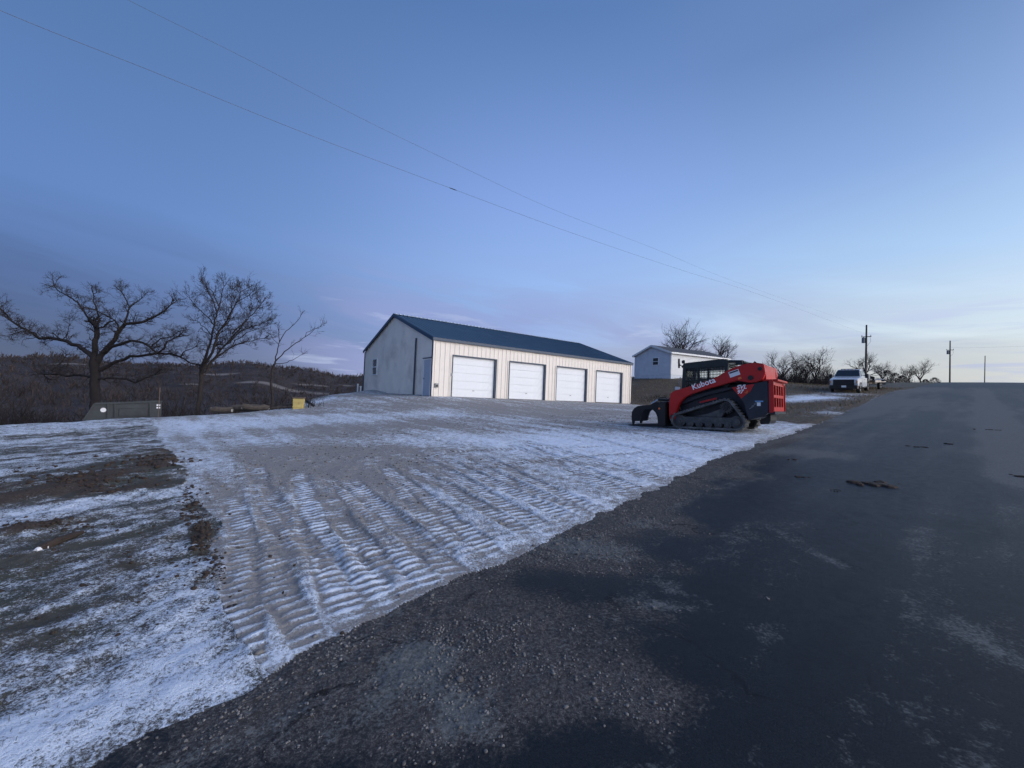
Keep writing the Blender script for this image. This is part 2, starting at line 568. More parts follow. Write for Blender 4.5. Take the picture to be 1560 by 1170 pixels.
# machine tracks: ridges of snow left between the cleats
tracks = [((372, 1045), (340, 762), 0.144, .42, .30), ((402, 840), (388, 772), 0.120, .20, .2), ((470, 850), (398, 712), 0.144, .45, .30), ((548, 925), (444, 728), 0.162, .62, .50),
          ((575, 812), (480, 728), .12, .35, .28), ((640, 832), (530, 738), 0.132, .40, .26), ((680, 842), (545, 735), 0.156, .62, .55), ((760, 842), (567, 710), 0.144, .40, .35),
          ((800, 800), (640, 700), 0.144, .40, .4), ((860, 790), (690, 702), 0.144, .45, .4), ((905, 770), (735, 695), 0.132, .42, .4), ((955, 752), (770, 680), 0.144, .45, .4), ((1005, 735), (800, 672), 0.144, .45, .4),
          ((1060, 705), (880, 662), 0.144, .45, .4), ((1110, 690), (930, 655), 0.144, .45, .4), ((620, 925), (500, 800), 0.144, .28, .3), ((440, 1000), (395, 850), 0.144, .22, .2),
          ((720, 880), (610, 790), 0.144, .42, .3), ((930, 680), (700, 690), 0.132, .45, .35), ((1000, 690), (760, 712), 0.132, .40, .3),
          ((520, 900), (420, 745), .12, .35, .2), ((600, 860), (505, 752), .14, .45, .3), ((700, 835), (585, 738), .13, .4, .3), ((780, 815), (620, 712), .13, .42, .35), ((885, 782), (715, 700), .13, .45, .4), ((980, 745), (790, 678), .13, .45, .4), ((650, 905), (590, 840), .15, .5, .5), ((560, 925), (505, 838), .15, .6, .5)]
disp = (fbm(X * 2.5, Y * 2.5, 51, 4) - .5) * .02
tmS = Bc.copy()
tdisp = np.zeros_like(X)
crisp = np.zeros_like(X)
for k, (p0, p1, hw, amp, off) in enumerate(tracks):
    a = G(*p0)[:2]
    b = G(*p1)[:2]
    d = b - a
    L = math.hypot(*d)
    d = d / L
    v = (X - a[0]) * d[0] + (Y - a[1]) * d[1]
    u0 = (X - a[0]) * -d[1] + (Y - a[1]) * d[0]
    sel = (np.abs(u0) < hw + .5) & (v > -1) & (v < L + 1)
    if not sel.any():
        continue
    vs, us = v[sel], u0[sel]
    us = us + .12 * np.sin(vs * .5 + k * 1.7) + (vn(vs * 3, us * 3, 60 + k) - .5) * .06
    m = sm(np.abs(us), hw, hw - .05) * sm(vs, -.5, .3) * sm(vs, L + .5, L - .3)
    ph = vs / .108 + us * (.5 + .9 * math.sin(k * 2.1)) + (vn(vs * .8, us * 1, 80 + k) - .5) * .7 + (vn(vs * 7, us * 9, 180 + k) - .5) * .28
    bars = sm(.5 + .5 * np.cos(ph * 2 * math.pi), .36, .80)
    rb = _hash(np.floor(ph), np.full_like(ph, k), 7)
    rb2 = _hash(np.floor(ph), np.full_like(ph, k), 19)
    bars = bars * (.35 + .75 * rb) * sm(np.abs(us - (rb2 - .5) * .16), hw * 1.05, hw * .55)
    keep = sm(fbm(vs * .9, us * 2.5 + k, 90 + k, 3), .22, .55)
    val = -.16 + (bars * 1.6) * (amp + .35 * keep) + (off - .3) * .9 + Bc[sel] * .38 + (cell[sel] - .5) * .25
    tmS[sel] = tmS[sel] * (1 - m * .92) + val * m * .92
    tdisp[sel] += m * (bars - .5) * .008 - m * .006
    crisp[sel] = np.maximum(crisp[sel], m)
    rim = np.exp(-((np.abs(us) - hw - .03) / .05) ** 2) * sm(vs, 0, .5) * sm(vs, L, L - .5)
    tdisp[sel] += rim * .006
# loose random ridges across the whole lot
rg = np.cos((T_ / .13 + S_ * .8 + (fbm(X * .8, Y * .8, 101, 3) - .5) * 9) * 2 * math.pi)
rm = sm(fbm(X * .55, Y * .55, 107, 3), .42, .62)
tmS = tmS + rg * .10 * rm * lot
tdisp = tdisp + rg * .003 * rm
# lot level band crossing at mid distance: swale and windrow
tmS = np.where(tmS > .60, .60 + (tmS - .60) * .45, tmS)
sn_lot = tmS
# lawn at the left
L_ = np.full_like(X, .34)
for a in [(150, 1080, 260, 60, .62), (40, 1130, 200, 60, .4), (280, 960, 120, 60, .42), (250, 850, 60, 40, .42), (330, 930, 40, 60, .25), (60, 655, 160, 12, .42), (160, 690, 120, 10, .26), (60, 700, 120, 8, .1), (190, 770, 120, 14, .34), (60, 780, 90, 10, .34),
          (110, 1000, 120, 30, .08), (60, 880, 200, 50, -.20), (30, 965, 110, 40, -.26), (200, 1060, 200, 50, .35), (300, 1020, 80, 40, .25), (330, 1040, 60, 20, .3), (60, 1110, 260, 60, .3), (190, 830, 90, 20, -.10), (60, 760, 30, 8, .2), (120, 640, 160, 5, .3), (260, 780, 60, 14, .28)]:
    L_ = L_ + blob(X, Y, *a)
ls = fbm(S_ * .55, T_ * 2.3, 131, 5)
ls2 = fbm(X * 5, Y * 5, 137, 4)
ls3 = fbm(S_ * 3.2, T_ * 9, 139, 4)
L_ = .16 + L_ * .62 + (ls - .5) * .95 + (ls2 - .5) * .55 + (ls3 - .5) * .75
so = np.zeros_like(X)
for a in [(60, 752, 90, 10, .9), (150, 730, 70, 11, .9), (225, 708, 50, 11, .9), (15, 765, 60, 8, .8), (215, 745, 55, 8, .7), (140, 760, 70, 6, .6), (60, 805, 90, 5, .6), (306, 818, 12, 24, .62), (262, 690, 40, 6, .6), (150, 690, 60, 4, .5), (310, 770, 10, 18, .35)]:
    so = so + blob(X, Y, *a)
so = np.clip(so * .9 + (fbm(X * 3, Y * 3, 141, 4) - .5) * 1.5 * (so > .08), 0, 1.2)
L_ = L_ - so * .75
L_ = np.where(L_ > .55, .55 + (L_ - .55) * .5, L_)
sn_lawn = L_
# bank and verge at the right: bare, with a snowy drive
V_ = np.full_like(X, -.05) + (fbm(X * 1.2, Y * 1.2, 151, 4) - .5) * .5
for a in [(1245, 606, 45, 4.5, .85), (1290, 600, 40, 3, .6), (1210, 611, 30, 4, .5), (1262, 630, 26, 5, .55), (1270, 622, 14, 4, .3)]:
    V_ = V_ + blob(X, Y, *a)
right_zone = (S_ > 12) & (T_ > 0)
sn_else = np.where(right_zone | (T_ < 0) | (Y > 19.5), V_, sn_lawn)
pale = blob(X, Y, 515, 606, 40, 6, .6) + blob(X, Y, 470, 617, 60, 4, .5) + blob(X, Y, 575, 608, 30, 5, .3)
sn_else = np.where((Y > 17) & (X < -3), np.maximum(sn_else, pale + (ls2 - .5) * .5 + .1 * (pale > .1)), sn_else)
# far dark valley: no snow
sn_else = np.where((gZ[near] < -.7) & (X < -8), -.4, sn_else)
edge_d = te[near] - T_
rim_n = (fbm(X * 7, Y * 7, 221, 4) - .5) * .5
rag = sm(-edge_d + rim_n * .5, -.02, .22)
snow[near] = np.where(lot, sn_lot - (1 - rag) * .25 * (S_ > 1), np.where(road, np.where(S_ > ll[near], sn_lot, sn_lawn), sn_else))
soil[near] = np.where(lot, np.clip(so * .6, 0, 1), so)
extra[near] = np.where(right_zone | (X > 8), 1.0, 0.0)
# road dressing
gv = np.zeros_like(X)
du = np.zeros_like(X)
for a in [(560, 985, 120, 60, 1.0), (700, 950, 150, 45, .9), (760, 1040, 230, 70, .85), (860, 960, 140, 50, .7), (640, 1120, 260, 60, .6), (880, 850, 120, 25, .9), (960, 790, 100, 14, .75), (1090, 720, 80, 8, .55), (960, 1060, 120, 60, .5), (420, 1080, 120, 40, .35), (1000, 930, 60, 20, .6)]:
    gv = gv + blob(X, Y, *a)
edge_d = te[near] - T_
gv = gv + .75 * np.exp(-(edge_d / .45) ** 2) * (S_ < 25) + .55 * np.exp(-(edge_d / .9) ** 2) * (S_ > 3) * (S_ < 20)
gv = gv + (fbm(X * 2.6, Y * 2.6, 161, 5) - .5) * 1.0
for a in [(640, 1010, 55, 42, 1.2), (700, 1085, 40, 45, 1.0), (560, 1080, 40, 40, .4), (900, 835, 70, 20, .9), (980, 800, 40, 10, .5), (1005, 922, 34, 9, .5), (1260, 692, 55, 8, .6), (1340, 612, 60, 7, .7), (1400, 592, 40, 4, .7), (1180, 690, 60, 8, .4), (1250, 670, 140, 22, .35), (1380, 620, 120, 14, .3),
          (1540, 650, 30, 16, .35), (350, 1140, 160, 30, .2), (1120, 940, 80, 18, .25)]:
    du = du + blob(X, Y, *a)
def stripe(p0, p1, w, amt):
    a = G(*p0)[:2]
    b = G(*p1)[:2]
    d = (b - a) / np.hypot(*(b - a))
    v = (X - a[0]) * d[0] + (Y - a[1]) * d[1]
    u = (X - a[0]) * -d[1] + (Y - a[1]) * d[0]
    return amt * np.exp(-(u / w) ** 2) * sm(v, -1, .5) * sm(v, np.hypot(*(b - a)) + 1, np.hypot(*(b - a)) - .5)
gvb = fbm(X * 2.2, Y * 2.2, 179, 5)
du = du + stripe((1558, 735), (1496, 592), .42, 1.5) + stripe((1560, 1010), (1230, 835), .10, .6) * (.15 + .85 * sm(gvb, .42, .6)) + stripe((1470, 1165), (1080, 930), .14, .8) * (.1 + .9 * sm(gvb, .44, .62))
du = du + (fbm(S_ * .35, T_ * 3.2, 171, 5) - .5) * 1.15 + (fbm(S_ * 1.5, T_ * 1.5, 173, 5) - .5) * .6 + .34 * sm(S_, 5, 30) - .22 * np.exp(-((T_ - 1.0) / .35) ** 2) - .18 * np.exp(-((T_ + 1.6) / .4) ** 2)
du = du + .32 * np.exp(-((T_ - (te[near] - .8)) / .6) ** 2) * sm(S_, 14, 24)
snow_r = np.clip(gv, 0, 1.3)
gv2 = fbm(X * .9, Y * .9, 177, 4)
# the height of it all
hz_lot = disp + tdisp + (cell - .5) * .016 + np.clip(tmS, 0, 1) * .012
hz_lawn = (fbm(X * 1.6, Y * 1.6, 181, 5) - .5) * .07 + (ls2 - .5) * .035 + so * .045 + np.clip(L_, 0, 1) * .015
hz_road = (fbm(X * .35, Y * .35, 191, 2) - .5) * .010 + np.clip(gv - .35, 0, 1) * (fbm(X * 14, Y * 14, 195, 3) - .35) * .022
lip = sm(-edge_d, -.05, .40)
hz = np.where(lot, (hz_lot + .02) * (.12 + .88 * lip), np.where(road, hz_road, (hz_lawn + .02) * lip))
fade = sm(gR[near], 60, 40)
gZ[near] += hz * fade
gZ[near] = np.where(in_b[near], gZ[near] - .15, gZ[near])
crispF = np.zeros_like(gX)
crispF[near] = np.where(lot, crisp, 0)
field = np.zeros_like(gX)
FIELD_PX = [(330, 573, 40, 2.2), (385, 581, 40, 2.5), (440, 591, 40, 2.5), (490, 598, 30, 2), (530, 588, 25, 1.2), (110, 553, 40, 1.2), (290, 586, 25, 1.5), (480, 585, 40, 1.2)]
fn = fbm(gX * .012, gY * .03, 201, 4)
az_d = np.degrees(np.arctan2(gX, gY))
for a in FIELD_PX:
    field = field + blob(gX, gY, *a, .9)
field = np.where(gR > 60, np.clip(field + (fn - .5) * .8, 0, 1.2), 0)
gZ += np.where(gR > 75, (fbm(gX * .02, gY * .02, 211, 4) - .5) * 3.0 * sm(gR, 90, 250), 0)

def grid_piece(name, mask_face, mtl, attrs):
    i = np.arange(nr - 1)[:, None] * na
    j = np.arange(na)[None]
    j2 = (j + 1) % na
    quads = np.stack([i + j, i + j2, i + na + j2, i + na + j], -1).reshape(-1, 4)[:, ::-1]
    q = quads[mask_face]
    used = np.unique(q)
    remap = np.full(nr * na, -1)
    remap[used] = np.arange(len(used))
    q = remap[q]
    me = bpy.data.meshes.new(name)
    me.vertices.add(len(used))
    me.vertices.foreach_set('co', np.stack([gX[used], gY[used], gZ[used]], -1).astype(np.float32).ravel())
    me.loops.add(q.size)
    me.loops.foreach_set('vertex_index', q.astype(np.int32).ravel())
    me.polygons.add(len(q))
    me.polygons.foreach_set('loop_start', np.arange(0, q.size, 4, dtype=np.int32))
    me.polygons.foreach_set('loop_total', np.full(len(q), 4, dtype=np.int32))
    me.polygons.foreach_set('use_smooth', np.ones(len(q), dtype=bool))
    for k, arr in attrs.items():
        at = me.attributes.new(k, 'FLOAT', 'POINT')
        at.data.foreach_set('value', arr[used].astype(np.float32))
    me.update()
    me.validate()
    me.materials.append(mtl)
    o = bpy.data.objects.new(name, me)
    COL.objects.link(o)
    return o

def ground_mat(name, kind):
    m = bpy.data.materials.new(name)
    m.use_nodes = True
    T = m.node_tree
    b = T.nodes['Principled BSDF']
    geo = N(T, 'ShaderNodeNewGeometry')
    P = geo.outputs['Position']
    def attr(n):
        q = N(T, 'ShaderNodeAttribute')
        q.attribute_name = n
        return q.outputs['Fac']
    n_big = noise_n(T, P, 1.1, 5, .6)
    n_mid = noise_n(T, P, 9, 5, .65)
    n_fine = noise_n(T, P, 48, 4, .7)
    n_gr = noise_n(T, P, 150, 3, .7)
    if kind == 'road':
        vor = N(T, 'ShaderNodeTexVoronoi')
        vor.inputs['Scale'].default_value = 130
        T.links.new(P, vor.inputs['Vector'])
        agg = maprange(T, vor.outputs['Color'], .1, .9)
        base = mix_n(T, maprange(T, n_gr, .3, .7), (.006, .009, .012), (.018, .022, .027))
        base = mix_n(T, math_n(T, 'MULTIPLY', agg, .3), base, (.030, .032, .036))
        base = mix_n(T, math_n(T, 'MULTIPLY', maprange(T, n_big, .38, .68), .5), base, (.012, .014, .018))
        gvv = math_n(T, 'ADD', attr('gravel'), math_n(T, 'MULTIPLY', math_n(T, 'SUBTRACT', n_mid, .5), .7))
        gvv = math_n(T, 'ADD', gvv, math_n(T, 'MULTIPLY', math_n(T, 'SUBTRACT', n_fine, .5), .9))
        gm = maprange(T, gvv, .22, .90)
        gcol = mix_n(T, maprange(T, n_fine, .3, .72), (.032, .029, .029), (.175, .165, .156))
        gcol = mix_n(T, maprange(T, n_gr, .42, .62), gcol, (.050, .044, .042))
        base = mix_n(T, gm, base, gcol)
        vc = N(T, 'ShaderNodeTexVoronoi', feature='DISTANCE_TO_EDGE')
        vc.inputs['Scale'].default_value = .55
        wv = N(T, 'ShaderNodeVectorMath', operation='ADD')
        nw = N(T, 'ShaderNodeTexNoise')
        nw.inputs['Scale'].default_value = 1.7
        nw.inputs['Detail'].default_value = 5
        T.links.new(P, nw.inputs['Vector'])
        T.links.new(P, wv.inputs[0])
        T.links.new(nw.outputs['Color'], wv.inputs[1])
        T.links.new(wv.outputs[0], vc.inputs['Vector'])
        crack = math_n(T, 'MULTIPLY', maprange(T, vc.outputs['Distance'], .012, .003), maprange(T, n_big, .45, .6))
        base = mix_n(T, math_n(T, 'MULTIPLY', crack, .7), base, (.003, .003, .004))
        dv = math_n(T, 'ADD', attr('dust'), math_n(T, 'MULTIPLY', math_n(T, 'SUBTRACT', n_mid, .5), 1.5))
        dv = math_n(T, 'ADD', dv, math_n(T, 'MULTIPLY', math_n(T, 'SUBTRACT', n_fine, .5), 1.4))
        dm = math_n(T, 'MULTIPLY', maprange(T, dv, .12, .80), .85)
        base = mix_n(T, dm, base, mix_n(T, maprange(T, n_fine, .3, .7), (.085, .090, .088), (.18, .186, .180)))
        T.links.new(base, b.inputs['Base Color'])
        rgh = math_n(T, 'ADD', maprange(T, n_mid, .3, .7, .47, .54), math_n(T, 'MULTIPLY', math_n(T, 'MAXIMUM', gm, dm), .28))
        T.links.new(rgh, b.inputs['Roughness'])
        hgt = math_n(T, 'ADD', math_n(T, 'MULTIPLY', n_gr, .5), math_n(T, 'ADD', math_n(T, 'MULTIPLY', agg, .35), math_n(T, 'MULTIPLY', math_n(T, 'MULTIPLY', n_fine, gm), 1.8)))
        bd = .0045
        b.inputs['Specular IOR Level'].default_value = .13
    else:
        ck = math_n(T, 'SUBTRACT', 1.0, math_n(T, 'MULTIPLY', attr('crisp'), .62))
        sv = math_n(T, 'MULTIPLY', math_n(T, 'SUBTRACT', n_mid, .5), 1.3)
        sv = math_n(T, 'ADD', sv, math_n(T, 'MULTIPLY', math_n(T, 'SUBTRACT', n_fine, .5), 2.1))
        sv = math_n(T, 'ADD', sv, math_n(T, 'MULTIPLY', math_n(T, 'SUBTRACT', n_gr, .5), 1.2))
        sv = math_n(T, 'ADD', attr('snow'), math_n(T, 'MULTIPLY', sv, ck))
        smk = math_n(T, 'MULTIPLY', maprange(T, sv, .26, .80), .96)
        so_ = attr('soil')
        if kind == 'lot':
            base = mix_n(T, maprange(T, n_fine, .3, .7), (.21, .194, .18), (.38, .355, .335))
            base = mix_n(T, maprange(T, n_big, .35, .7), base, (.31, .288, .27))
            base = mix_n(T, math_n(T, 'MULTIPLY', maprange(T, n_gr, .5, .68), .5), base, (.17, .155, .147))
        else:
            lawn = mix_n(T, maprange(T, n_mid, .3, .7), (.064, .058, .047), (.125, .113, .092))
            lawn = mix_n(T, maprange(T, n_big, .40, .66), lawn, (.066, .072, .058))
            lawn = mix_n(T, maprange(T, n_gr, .5, .75), lawn, (.12, .11, .095))
            bank = mix_n(T, maprange(T, n_mid, .3, .7), (.052, .040, .028), (.120, .095, .066))
            base = mix_n(T, attr('bank'), lawn, bank)
            wood = mix_n(T, maprange(T, noise_n(T, P, .12, 5, .7), .35, .65), (.022, .017, .017), (.050, .038, .034))
            base = mix_n(T, attr('valley'), base, wood)
            base = mix_n(T, math_n(T, 'MULTIPLY', maprange(T, attr('field'), .3, .7), .9), base, (.20, .175, .155))
        dirt = mix_n(T, maprange(T, n_fine, .3, .7), (.036, .027, .021), (.105, .078, .060))
        base = mix_n(T, maprange(T, so_, .3, .75), base, dirt)
        sn = mix_n(T, maprange(T, n_mid, .2, .8), (.70, .78, .91), (.83, .89, .97))  # white snow tinted blue: dusk skylight put into its colour
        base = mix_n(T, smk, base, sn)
        T.links.new(base, b.inputs['Base Color'])
        T.links.new(maprange(T, smk, 0, 1, .92, .62), b.inputs['Roughness'])
        b.inputs['Specular IOR Level'].default_value = .25
        hgt = math_n(T, 'ADD', math_n(T, 'MULTIPLY', smk, .55), math_n(T, 'ADD', math_n(T, 'MULTIPLY', n_fine, .9), math_n(T, 'MULTIPLY', n_gr, .35)))
        bd = .022
    bn = N(T, 'ShaderNodeBump')
    bn.inputs['Strength'].default_value = .8
    bn.inputs['Distance'].default_value = bd
    T.links.new(hgt, bn.inputs['Height'])
    T.links.new(bn.outputs[0], b.inputs['Normal'])
    return m

fi = (np.arange(nr - 1)[:, None] * na + np.arange(na)[None]).ravel()
f_road = is_road[fi]
f_lot = is_lot[fi] & ~f_road
gvF = np.zeros_like(gX)
gvF[near] = snow_r
duF = np.zeros_like(gX)
duF[near] = du
valley = np.where((gX < 6), sm(gZ, -.3, -1.5), 0)
valley = np.maximum(valley, sm(gR, 70, 100) * (gX < 6 + 0 * gX))
o_ = grid_piece('road', f_road, ground_mat('asphalt', 'road'), {'gravel': gvF, 'dust': duF})
tag(o_, 'dark asphalt road climbing to a crest at the right', None, None, 'structure')
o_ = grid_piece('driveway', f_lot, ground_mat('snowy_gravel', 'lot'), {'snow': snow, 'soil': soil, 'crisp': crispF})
tag(o_, 'gravel lot under thin snow crossed by cleated machine tracks', None, None, 'structure')
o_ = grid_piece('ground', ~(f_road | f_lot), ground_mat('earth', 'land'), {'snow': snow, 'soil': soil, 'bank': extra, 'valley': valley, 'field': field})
tag(o_, 'grass, banks, valley and hills with patches of snow', None, None, 'structure')

def ground_top(px, py):
    return G(px, py)
# ------------------------------------------------------------------ materials
M = {}
M['cream'] = mat('cream_steel', (.80, .73, .655), .45, .0, .04, 2.0, dirt=(.36, .32, .28), dirt_amt=.12)
M['cream_gable'] = mat('cream_steel_weathered_lit', (.88, .80, .70), .5, .0, .05, 1.2, dirt=(.30, .27, .25), dirt_amt=.35)  # stained like old steel, but base lightened to stand in for missing light
M['blue_steel'] = mat('blue_steel_roof', (.026, .060, .100), .45, .0, .12, 1.5, dirt=(.06, .10, .16), dirt_amt=.4)
M['blue_trim'] = mat('blue_trim', (.022, .050, .095), .45, 0, .1)
M['door_white'] = mat('white_door', (.80, .82, .84), .5, 0, .03, 3, bump=.15, bscale=18, dirt=(.55, .56, .58), dirt_amt=.2)
M['grey_door'] = mat('grey_blue_door', (.42, .47, .55), .5, 0, .05)
M['white'] = mat('white_paint', (.78, .79, .80), .5, 0, .03, 4)
M['siding'] = mat('pale_vinyl_siding', (.60, .64, .70), .6, 0, .05, 2, dirt=(.45, .48, .52), dirt_amt=.35)
M['siding_white'] = mat('white_vinyl_siding', (.70, .71, .72), .6, 0, .03, 2)
M['shingle'] = mat('dark_shingle', (.055, .058, .066), .85, 0, .25, 14)
M['dark_glass'] = mat('dark_window_glass', (.012, .016, .022), .06, 0, .1, spec=.8)
M['grey_metal'] = mat('grey_metal', (.22, .23, .25), .45, .6, .15)
M['concrete'] = mat('concrete', (.26, .25, .24), .9, 0, .15, 8, bump=.3)
M['red'] = mat('red_paint', (.46, .014, .012), .42, 0, .10, 3, dirt=(.22, .035, .026), dirt_amt=.35, coat=.08, spec=.35)
M['navy'] = mat('navy_black_paint', (.012, .016, .028), .42, 0, .2, 3, dirt=(.05, .048, .045), dirt_amt=.5)
M['black'] = mat('black_metal', (.008, .008, .009), .5, 0, .25, 5, dirt=(.04, .036, .032), dirt_amt=.3)
M['rubber'] = mat('dusty_rubber', (.085, .085, .086), .85, 0, .3, 7, dirt=(.24, .235, .23), dirt_amt=.85, bump=.3)
M['dusty'] = mat('dusty_steel', (.07, .07, .073), .75, .1, .3, 6, dirt=(.16, .15, .14), dirt_amt=.7)
M['cab'] = mat('cab_green_black', (.012, .020, .020), .4, 0, .2)
M['chrome'] = mat('chrome_rod', (.6, .6, .6), .2, 1.0, .05)
M['sticker'] = mat('white_sticker', (.72, .72, .74), .5, 0, .02)
M['sticker_blue'] = mat('blue_sticker', (.16, .34, .62), .5, 0, .05)
M['letter'] = mat('white_lettering', (.82, .82, .84), .5, 0, .02)
M['letter_orange'] = mat('orange_lettering', (.7, .16, .04), .5, 0, .02)
M['lamp_clear'] = mat('lamp_lens', (.6, .62, .64), .15, 0, .05)
M['lamp_red'] = mat('red_lens', (.5, .10, .08), .2, 0, .05)
M['lamp_amber'] = mat('amber_lens', (.6, .22, .03), .25, 0, .05)
M['truck_white'] = mat('white_truck_paint', (.52, .54, .57), .3, 0, .03, 3, dirt=(.40, .38, .36), dirt_amt=.3, coat=.4)
M['tyre'] = mat('tyre_rubber', (.020, .020, .021), .85, 0, .2)
M['wood_pole'] = mat('weathered_pole', (.075, .062, .052), .9, 0, .25, 3, bump=.4)
M['bark'] = mat('dark_bark', (.020, .016, .016), .95, 0, .3, 5, bump=.5)
M['bark_ash'] = mat('grey_brown_bark', (.034, .027, .025), .95, 0, .3, 5, bump=.5)
M['twig'] = mat('twig_brown', (.026, .020, .020), .95, 0, .3, 2)
M['brush'] = mat('brush_brown', (.018, .014, .015), .95, 0, .45, 1.2)
M['woods'] = mat('far_woods', (.042, .031, .029), .95, 0, .4, .05)
M['dry_grass'] = mat('dry_grass', (.17, .125, .075), .95, 0, .35, 1.5)
M['stone'] = mat('limestone_chip', (.15, .143, .137), .95, 0, .45, 9)
M['clod'] = mat('brown_clod', (.040, .027, .020), .97, 0, .35, 12, bump=.8)
M['yellow'] = mat('yellow_plastic', (.55, .43, .15), .5, 0, .08, 3, dirt=(.35, .26, .10), dirt_amt=.35)
M['log'] = mat('cut_log', (.085, .068, .055), .95, 0, .3, 6, bump=.4)
M['log_end'] = mat('pale_cut_wood', (.48, .45, .42), .9, 0, .15, 8)
M['steel_dump'] = mat('weathered_container', (.045, .052, .058), .7, .2, .25, 2.0, dirt=(.03, .03, .035), dirt_amt=.7)
M['rust'] = mat('rusty_steel', (.14, .10, .08), .8, .2, .3, 3)
M['deck'] = mat('pale_deck_planks', (.50, .45, .40), .85, 0, .15, 3)
M['wire'] = mat('wire', (.16, .17, .19), .6, .3, .05)
M['screen'] = mat('mesh_screen', (.012, .016, .016), .5, .3, .1)
M['pane'] = glass_mat('clear_pane', (.93, .95, .94))
M['snowy_cap'] = mat('frosted_ridge', (.42, .50, .60), .6, 0, .2, 4)

# ------------------------------------------------------------------ storage building
RZB = math.radians(37)
L, W, H, RISE = 17.5, 11.9, 3.24, 2.08
D0, DW, DG, DH = 1.24, 3.05, 1.002, 2.37
bld = empty('storage_building', BO, 'long cream metal building with blue roof and four white garage doors', 'building', rz=RZB)

def rib_profile(length, pitch=.305, d=.022):
    xs = [(0, 0)]
    x = pitch / 2
    while x < length - .06:
        xs += [(x - .05, 0), (x - .022, d), (x + .022, d), (x + .05, 0)]
        x += pitch
    xs.append((length, 0))
    return xs

def ribbed_wall(prof, zlo, ztop, place):
    """vertical ribbed sheet; zlo(x), ztop(x); place(x, d, z) gives the point"""
    m = MB()
    for (x0, d0), (x1, d1) in zip(prof[:-1], prof[1:]):
        xm = (x0 + x1) / 2
        a0 = zlo(xm)
        m.add([place(x0, d0, a0), place(x1, d1, a0), place(x1, d1, ztop(x1)), place(x0, d0, ztop(x0))], [(0, 1, 2, 3)])
    return m

def split_profile(prof, cuts):
    out = []
    for (x0, d0), (x1, d1) in zip(prof[:-1], prof[1:]):
        out.append((x0, d0))
        for c in sorted(cuts):
            if x0 < c < x1:
                out.append((c, d0 + (d1 - d0) * (c - x0) / (x1 - x0)))
    out.append(prof[-1])
    return out

dx = [D0 + i * (DW + DG) for i in range(4)]
cuts = [q for d in dx for q in (d, d + DW)]
front = ribbed_wall(split_profile(rib_profile(L), cuts),
                    lambda x: DH if any(d < x < d + DW for d in dx) else 0.0, lambda x: H, lambda x, d, z: (x, -d, z))
front.build('wall', M['cream'], bld)
gprof = split_profile(rib_profile(W), [W / 2, .08, 1.12, 8.98, 9.82])
def gtop(y):
    return H + RISE * (1 - abs(y - W / 2) / (W / 2)) - .01
gz_ = lambda y: 2.10 if .08 < y < 1.12 else 0.0
ribbed_wall(gprof, gz_, gtop, lambda y, d, z: (-d * .6, y, z)).build('wall', M['cream_gable'], bld)
ribbed_wall(split_profile(rib_profile(W), [W / 2]), lambda y: 0.0, gtop, lambda y, d, z: (L + d, y, z)).build('wall', M['cream'], bld)
ribbed_wall(rib_profile(L), lambda x: 0.0, lambda x: H, lambda x, d, z: (x, W + d, z)).build('wall', M['cream'], bld)
fd = MB()
fd.box((L / 2, W / 2, -.16), (L - .02, W - .02, .30))
fd.build('foundation', M['concrete'], bld)
# roof slopes as ribbed sheets
OV = .12
sl = math.hypot(W / 2, RISE)
for side in (0, 1):
    prof = rib_profile(L + 2 * OV, .305, .03)
    m = MB()
    nrm = Vector((0, -RISE, W / 2)).normalized() if side == 0 else Vector((0, RISE, W / 2)).normalized()
    e0 = Vector((0, -OV, H - OV * RISE / (W / 2) + .05)) if side == 0 else Vector((0, W + OV, H - OV * RISE / (W / 2) + .05))
    r0 = Vector((0, W / 2, H + RISE + .05))
    for (x0, d0_), (x1, d1_) in zip(prof[:-1], prof[1:]):
        q = [Vector((x0 - OV, 0, 0)) + e0 + nrm * d0_, Vector((x1 - OV, 0, 0)) + e0 + nrm * d1_, Vector((x1 - OV, 0, 0)) + r0 + nrm * d1_, Vector((x0 - OV, 0, 0)) + r0 + nrm * d0_]
        m.add(q, [(0, 1, 2, 3)])
    m.build('roof', M['blue_steel'], bld)
m = MB()
for k in range(60):      # ridge cap in short lapped lengths with lumpy closures
    x0 = -OV + (L + 2 * OV) * k / 60
    x1 = -OV + (L + 2 * OV) * (k + 1) / 60
    for s in (-1, 1):
        m.add([(x0, W / 2, H + RISE + .11), (x1 - .015, W / 2, H + RISE + .11), (x1 - .015, W / 2 + s * .24, H + RISE + .015), (x0, W / 2 + s * .24, H + RISE + .015)], [(0, 1, 2, 3)])
    m.box((x0 + .1, W / 2 - .16, H + RISE + .06), (.10, .10, .05))
m.build('ridge_cap', M['snowy_cap'], bld)
for x in (-OV - .012, L + OV + .012):
    for s in (0, 1):
        a = (x, -OV if s == 0 else W + OV, H - OV * RISE / (W / 2) - .02)
        b = (x, W / 2, H + RISE - .02)
        MB().bar(a, b, .024, .20).build('rake_trim', M['blue_trim'], bld)
MB().box((L / 2, -OV - .014, H - .045), (L + 2 * OV, .028, .15)).build('eave_trim', M['blue_trim'], bld)
for cx_, cy_ in ((0, 0), (L, 0), (0, W), (L, W)):
    sx = -1 if cx_ == 0 else 1
    sy = -1 if cy_ == 0 else 1
    m = MB()
    m.box((cx_ + sx * .030, cy_ - sy * .035, H / 2 - .02), (.022, .15, H - .06))
    mm = M['blue_trim'] if cx_ == 0 else M['cream']
    m.build('corner_trim', mm, bld)
    if cy_ == 0:
        MB().box((cx_ - sx * .03, cy_ - .034, H / 2 - .02), (.10, .020, H - .20)).build('corner_trim', M['cream'], bld)
base = MB()
base.box((-.03, W / 2 + .55, -.02), (.03, W - 1.15, .14))
